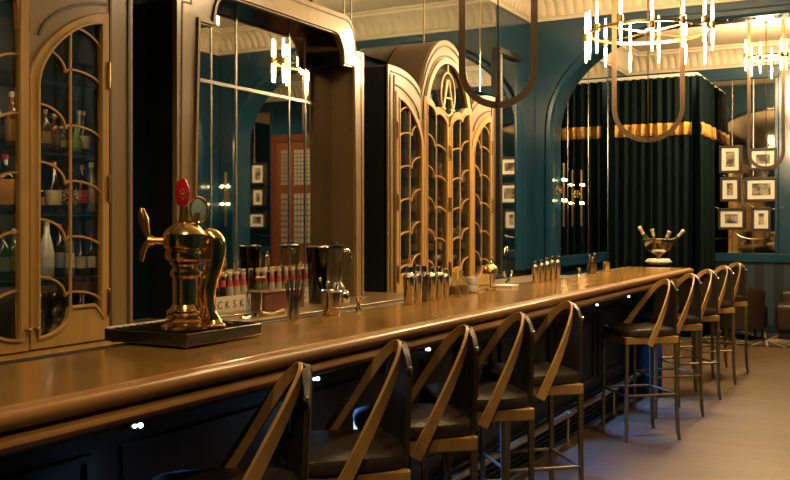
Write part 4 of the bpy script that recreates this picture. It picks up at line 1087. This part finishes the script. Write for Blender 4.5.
# tools laid on the counter
tl = [('ice_tongs','steel tongs lying on the back counter beside the swan neck',235,-2.90,.20,.4),('bottle_opener','flat bottle opener lying before the bottle carrier',247,-2.83,.14,-.2),('muddler','wooden muddler lying before the mahogany box',272,-2.84,.18,.1)]
for nm, lb_, px, X, L, an in tl:
    c = cX(px, X); dx, dy = math.sin(an), math.cos(an); a = c+Vector((-dx*L/2,-dy*L/2,.012)); b = c+Vector((dx*L/2,dy*L/2,.012))
    m = MB()
    if nm == 'ice_tongs': m.tube([a+Vector((.02,0,0)), c+Vector((.018,0,.014)), b, c+Vector((-.018,0,.014)), a-Vector((.02,0,0))], .006, 8)
    elif nm == 'bottle_opener': m.tube([a, c, b], .008, 8).lathe([(.012,-.006),(.022,-.006),(.022,.006),(.012,.006),(.012,-.006)], 16, b)
    else: m.tube([a, c, b], .011, 10, rs=[.016,.009,.013])
    tag(obj(nm, m, M_BENT if nm == 'muddler' else M_STEEL, origin=c), lb_, 'bar tool')
# sink tap
p = Vector((-3.1, yx(508,-3.1), .936))
t = thing('sink_tap', 'steel swan-neck sink tap beside the narrow mirror', 'tap', p)
obj('column', MB().lathe([(.03,0),(.03,.008),(.016,.02),(.014,.05)], 20).tube([(0,0,.03),(0,0,.27),(.0,-.01,.305),(.0,-.035,.325),(0,-.065,.32),(0,-.085,.295),(0,-.088,.25)], .013, 12), M_STEEL, t, world=False)
for s_ in (-1,1): obj('tap_lever', MB().cyl((0,0,.03),(0,s_*.07,.06),.010).cyl((0,s_*.06,.055),(0,s_*.10,.10),.007).sphere((0,s_*.10,.10),.012,10).cyl((-.02,s_*.08,.085),(.02,s_*.08,.085),.005), M_STEEL, t, world=False)

# ---------------------------------------------------------------- bottles behind the glass
cm = {}
def gm(c, r=.08):
    if c not in cm: cm[c] = mat('bottle_%d' % len(cm), c, r, coat=.4)
    return cm[c]
lmc = {}
def lm(c):
    if c not in lmc: lmc[c] = mat('label_%d' % len(lmc), c, .55)
    return lmc[c]
SHAPES = {
 'tall': [(.94,0),(1,.02),(1,.58),(.86,.67),(.42,.76),(.36,.82),(.36,.93)],
 'squat': [(.9,0),(1,.03),(1,.55),(.7,.70),(.34,.76),(.34,.90)],
 'round': [(.6,0),(.9,.06),(1,.26),(.9,.46),(.5,.60),(.3,.66),(.3,.90)],
 'slope': [(.95,0),(1,.02),(1,.42),(.72,.62),(.40,.78),(.36,.93)],
}
def bottle(p, h, r, shape, gc, lc, cc, label, group, parts=True, cap='cyl', zl=(.18,.46), rlab=False):
    pr_ = [(a*r, b*h) for a, b in SHAPES[shape]]
    def rad(z):
        for (r0, z0), (r1, z1) in zip(pr_, pr_[1:]):
            if z0 <= z <= z1: return r0+(r1-r0)*(z-z0)/max(1e-6,z1-z0)
        return r
    zs = [zl[0]*h + (zl[1]-zl[0])*h*k/4 for k in range(5)]
    lp = [(rad(z)*1.012+.0004, z) for z in zs]
    rc = pr_[-1][0]*1.15
    cp = [(rc,.90*h),(rc,.995*h),(rc*.8,h)] if cap == 'cyl' else None
    if parts:
        t = thing('liquor_bottle', label, 'bottle', p, 0, group)
        obj('glass_body', MB().lathe(pr_, 18), gm(gc), t, world=False)
        obj('label', MB().lathe(lp, 18), lm(lc), t, world=False)
        cb = MB().lathe(cp, 14) if cp else MB().sphere((0,0,.95*h), r*.55, 14)
        obj('cap', cb, lm(cc), t, world=False)
        return t
    m = MB(); m.lathe(pr_, 10); m.mi = 1; m.lathe(lp, 10); m.mi = 2
    m.lathe([(rc,.88*h),(rc,.995*h),(rc*.8,h)], 8)
    o = obj('liquor_bottle', m, [gm(gc), lm(lc), lm(cc)], world=False); o.location = p
    return tag(o, label, 'bottle', group)
DKB=(.012,.008,.005); AMB=(.16,.06,.012); GRN=(.02,.05,.02); CLR=(.20,.19,.14); FROST=(.55,.55,.48)
CRM=(.62,.50,.30); ORG=(.55,.24,.04); RED=(.42,.03,.02); BLK=(.02,.02,.02); LIM=(.30,.42,.06); TAN=(.42,.25,.10); WHT=(.72,.66,.52)
XBOT = -3.27
GA = 'bottles in the near glazed cabinet'
def shelf_b(px, z, h, r, shape, gc, lc, cc, label, **k):
    bottle(Vector((XBOT + k.pop('dx',0), yx(px, XBOT), z+.001)), h, r, shape, gc, lc, cc, label, GA, **k)
sA, sB, sC = 1.78, 1.52, 1.23
shelf_b(-2, sA, .20,.026,'tall',DKB,BLK,BLK,'dark bottle with a black label at the left photo edge, upper shelf')
shelf_b(11.5, sA,.235,.029,'tall',AMB,ORG,CRM,'amber bottle with an orange label, upper shelf left of the door stile', zl=(.12,.5))
shelf_b(45.5,sA,.18,.024,'tall',(.10,.05,.02),TAN,TAN,'slim brown bottle first behind the near door, upper shelf')
shelf_b(54, sA,.16,.026,'squat',AMB,(.20,.10,.04),TAN,'ball-stoppered amber bottle, upper shelf, left of the green labels', cap='ball')
shelf_b(61.5,sA,.115,.026,'squat',(.06,.05,.02),LIM,WHT,'squat bottle with a green label between two ball stoppers, upper shelf')
shelf_b(67.5,sA,.15,.020,'squat',AMB,(.22,.12,.05),TAN,'ball-stoppered bottle beside the glazing bar, upper shelf', cap='ball', dx=-.03)
shelf_b(76, sA,.13,.026,'slope',(.20,.30,.05),LIM,LIM,'lime green bottle right of the glazing bar, upper shelf')
shelf_b(83.5, sA,.195,.028,'round',DKB,CRM,TAN,'round dark bottle with a cream oval label, upper shelf', zl=(.12,.42))
shelf_b(88.5, sA,.205,.026,'slope',(.45,.36,.22),CRM,WHT,'pale cream bottle at the right end of the upper shelf', dx=-.055)
shelf_b(5, sB,.233,.036,'tall',DKB,ORG,RED,'dark bottle with a yellow arched label at the left, middle shelf', zl=(.10,.55))
shelf_b(14.5,sB,.23,.024,'tall',GRN,(.10,.12,.08),BLK,'green bottle beside the yellow label, middle shelf', dx=-.07)
shelf_b(40, sB,.13,.022,'squat',DKB,TAN,BLK,'short dark bottle hard by the door stile, middle shelf')
shelf_b(53.5,sB,.215,.034,'slope',DKB,CRM,(.45,.14,.06),'dark bottle with a square cream label, middle shelf', zl=(.12,.42))
shelf_b(82.5,sB,.21,.027,'tall',DKB,RED,(.25,.08,.04),'dark bottle with a red label, middle shelf')
shelf_b(91.5, sB,.225,.030,'slope',CLR,TAN,WHT,'clear bottle with a tall white stopper, middle shelf')
shelf_b(3, sC,.21,.026,'tall',GRN,(.12,.15,.08),BLK,'green bottle at the left photo edge, lower shelf')
shelf_b(14, sC,.215,.026,'tall',(.05,.09,.04),(.14,.16,.08),WHT,'pale-capped green bottle, lower shelf left of the door stile')
shelf_b(46.5,sC,.25,.034,'slope',FROST,FROST,(.25,.25,.2),'frosted white bottle, lower shelf')
shelf_b(59.5,sC,.235,.024,'tall',DKB,(.2,.2,.22),RED,'dark bottle with a red neck, lower shelf beside the frosted one')
shelf_b(69, sC,.225,.024,'tall',CLR,WHT,RED,'clear bottle with a red neck beside the glazing bar, lower shelf')
shelf_b(80.5,sC,.19,.032,'round',DKB,(.42,.36,.2),BLK,'round dark bottle with a tan label, lower shelf')
shelf_b(91.5, sC,.19,.024,'tall',DKB,WHT,RED,'dark bottle with a red cap at the right end, lower shelf')
# spiked decanter
p = Vector((XBOT, yx(70.5, XBOT), sB+.002)); c = p+Vector((0,0,.062))
t = thing('spiked_decanter', 'round decanter bristling with pale spikes, middle shelf', 'decanter', p)
obj('globe', MB().sphere(c, .026, 16).cyl(p, c, .014).cyl(c, c+Vector((0,0,.12)), .009), gm(AMB), t)
sp = MB()
for k in range(40):
    z = 1-2*(k+.5)/40; a = 2.39996*k; q = math.sqrt(1-z*z); v = Vector((q*math.cos(a), q*math.sin(a), z)); sp.cyl(c+v*.025, c+v*.048, .0028, .0012, 6)
obj('spikes', sp, lm(CRM), t)
obj('stopper', MB().sphere(c+Vector((0,0,.125)), .013, 12), lm(RED), t)
# stemware at the bottom of the near cabinet
def wineglass(p, h, r, label):
    o = obj('wine_glass', MB().lathe([(r*.7,0),(r*.7,.003),(.006,.008),(.004,h*.15),(.004,h*.42),(r*.5,h*.48),(r*.95,h*.62),(r,h*.72),(r*.8,h),(r*.77,h),(r*.96,h*.72),(r*.9,h*.62),(r*.4,h*.49),(0,h*.46)], 20), M_GLASS, world=False)
    o.location = p; return tag(o, label, 'glass', 'stemmed glasses at the bottom of the near cabinet')
for k, px in enumerate((41, 50.5, 60)):
    wineglass(Vector((-3.19, yx(px,-3.19), .956)), .105, .0185, ['stemmed glass in the front row, nearest the door stile','middle stemmed glass in the front row at the cabinet bottom','stemmed glass in the front row, nearest the glazing bar'][k])
for k, px in enumerate((42, 55.5)):
    wineglass(Vector((-3.33, yx(px,-3.33), .956)), .20, .027, ['tall balloon glass behind the front row, left one','tall balloon glass behind the front row, right one'][k])
shelf_b(84, .956, .21,.030,'slope',DKB,CRM,BLK,'dark bottle with a cream label at the cabinet bottom above the wood panel', zl=(.5,.62))
shelf_b(92, .956, .20,.028,'slope',DKB,TAN,RED,'dark bottle at the cabinet bottom by the right hinge side', dx=-.07)
# far cabinet
rnd = random.Random(5); ordn = ('first','second','third','fourth','fifth'); shn = {2.08:'top',1.78:'upper',1.52:'middle',1.23:'lower'}
drn = ('left outer','left centre','right centre','right outer')
cols = [(DKB,'dark'),(AMB,'amber'),(GRN,'green'),(CLR,'clear'),((.24,.10,.02),'golden')]
labs = [CRM,WHT,TAN,RED,ORG,CRM,WHT]
for z in (1.23,1.52,1.78):
    for dno in range(4):
        for k in range(5):
            gc, gn = rnd.choice(cols); h = rnd.uniform(.17,.235); r = rnd.uniform(.024,.032)
            y = C2A + DW*(dno + .14 + .72*(k+.5)/5)
            bottle(Vector((-3.24+rnd.uniform(-.03,.03), y, z+.001)), h, r, rnd.choice(['tall','slope','squat','tall']), gc, rnd.choice(labs), rnd.choice([BLK,RED,CRM,TAN]),
                   '%s bottle, %s from left, %s shelf, behind the %s door of the far cabinet' % (gn, ordn[k], shn[z], drn[dno]), 'bottles in the far arched cabinet', parts=False)

# ---------------------------------------------------------------- lounge seats
def armchair(p, rz):
    t = thing('armchair', 'brown leather tub armchair beyond the last bar stool', 'armchair', p, rz)
    # local: back toward +x
    b = MB(); n = 26; vs = []; fs = []
    outer = []
    for k in range(n+1):
        a = -2.1+4.2*k/n; c, s_ = math.cos(a), math.sin(a); top = .80-.16*(abs(a)/2.1)**1.5
        for (r, z) in ((.36,.16),(.375,.45),(.40,top-.03),(.385,top),(.345,top),(.33,top-.03),(.30,.45),(.30,.16)): vs.append((r*c, r*s_, z))
    for k in range(n):
        for i in range(8): fs.append((k*8+i, k*8+(i+1)%8, (k+1)*8+(i+1)%8, (k+1)*8+i))
    fs += [tuple(range(8)), tuple(n*8+i for i in range(8))]
    obj('back', MB().add(vs, fs), M_LEATHERB, t, world=False)
    obj('seat', MB().lathe([(.28,.20),(.298,.22),(.298,.42),(.27,.45),(0,.46)], 32), M_LEATHERB, t, world=False)
    obj('base', MB().lathe([(.30,.16),(.31,.165),(.31,.2),(.28,.205)], 32), M_DARK, t, world=False)
    for x, y in ((.2,.2),(.2,-.2),(-.2,.2),(-.2,-.2)): obj('leg', MB().cyl((x,y,0),(x,y,.17),.015,.022), M_DARK, t, world=False)
X = xy(752, 12.7); armchair((X-.12, 12.75, .012), math.radians(200))
x0 = xy(760, 13.2)+.22
t = thing('banquette', 'low dark leather banquette under the framed photographs', 'bench', (x0+.8, 13.3, .012))
obj('plinth', MB().box(x0+.03, x0+1.75, 12.95, 13.6, .012, .12), M_DARK, t)
for k in range(2): obj('seat_cushion', MB().box(x0+.9*k, x0+.9*(k+1)-.01, 12.85, 13.4, .12, .46), M_LEATHERB, t, bevel=.05, segs=4)
for k in range(2): obj('back_cushion', MB().box(x0+.9*k, x0+.9*(k+1)-.01, 13.4, 13.62, .12, .60), M_LEATHERB, t, bevel=.05, segs=4)

# ---------------------------------------------------------------- lamps, added spots and daylight
WARM = (1.0,.70,.36)
for i, (x, y) in enumerate(CH):
    light('chandelier_glow', 'POINT', (x, y, (3.10,2.96,3.40)[i]+.05), (60,240,320)[i], WARM, shadow_soft_size=.25)
def down(px_x, y, power, ang=75, x=-1.75, tgt=None, soft=.04):
    o = light('added_spot', 'SPOT', (x, y, ZC-.03), power, WARM, spot_size=math.radians(ang), spot_blend=.7, shadow_soft_size=soft)
    if tgt: o.rotation_euler = (Vector(tgt)-Vector(o.location)).to_track_quat('-Z','Y').to_euler()
    return o
DL = [(-1.1,1.3,(-2.5,2.0,1.35)),(-1.3,3.4,(-1.95,3.8,1.09)),(-1.3,5.6,(-1.95,6.0,1.09)),(-.9,8.2,(-1.95,8.0,1.09)),(-.2,5.2,(-.3,7.0,0)),(-.2,8.6,(-.6,9.6,0)),(2.6,11.3,(3.0,13.7,1.5)),(.5,4.2,(-1.9,5.4,.1)),(.25,.2,(-1.6,3.0,.8))]  # added fill spots for bar, stools, aisle and lounge; their fittings are invented
for i, (x, y, tg) in enumerate(DL):
    down(0, y, (120,130,130,140,90,90,260,200,120)[i], (70,60,60,60,70,70,70,60,60)[i], x, tg)
    t = thing('added_spot', ['added ceiling spot above the near end of the bar, out of view','added ceiling spot above the beer tower, out of view','added ceiling spot above the shakers, out of view','added ceiling spot above the bar end, out of view','added ceiling spot above the aisle, out of view','added ceiling spot above the far aisle, out of view','added lounge ceiling spot aimed at the panelled door, out of view','added ceiling spot by the windows aimed at the foot rail, out of view','added ceiling spot behind the photographer aimed at the near stools, out of view'][i], 'light', (x,y,ZC-.012))
    obj('trim_ring', MB().lathe([(.05,0),(.075,0),(.075,.011),(.05,.011),(.05,0)], 24), M_STEEL, t, world=False)
    obj('lens', MB().lathe([(.049,.004),(.049,.010)], 20), M_DOWN, t, world=False)
for (y, z) in UB:
    o = light('under_bar_glow', 'SPOT', (-1.99, y, z), 75, (.10,.29,1.0), spot_size=math.radians(68), spot_blend=.6, shadow_soft_size=.02)
    o.rotation_euler = (Vector((-1.5,y,0))-Vector((-1.99,y,z))).to_track_quat('-Z','Y').to_euler()
w = bpy.data.worlds.new('world'); scn.world = w; w.use_nodes = True
w.node_tree.nodes['Background'].inputs[0].default_value = (.10,.13,.2,1); w.node_tree.nodes['Background'].inputs[1].default_value = .05

# ---------------------------------------------------------------- camera
cd = bpy.data.cameras.new('camera'); cam = link(bpy.data.objects.new('camera', cd)); scn.camera = cam
cam.location = (0,0,HC); cam.rotation_euler = (PI/2, 0, TH)
cd.sensor_width = 36; cd.lens = 36*F/790; cd.shift_y = -15/790; cd.clip_start = .05
vs_ = scn.view_settings; vs_.view_transform = 'Standard'; vs_.look = 'None'; vs_.exposure = .27; vs_.gamma = 1; vs_.use_curve_mapping = False
scn.cycles.max_bounces = 8; scn.cycles.glossy_bounces = 5; scn.cycles.transparent_max_bounces = 16; scn.cycles.diffuse_bounces = 3
scn.cycles.sample_clamp_indirect = 6; scn.cycles.use_denoising = True; scn.cycles.caustics_reflective = False
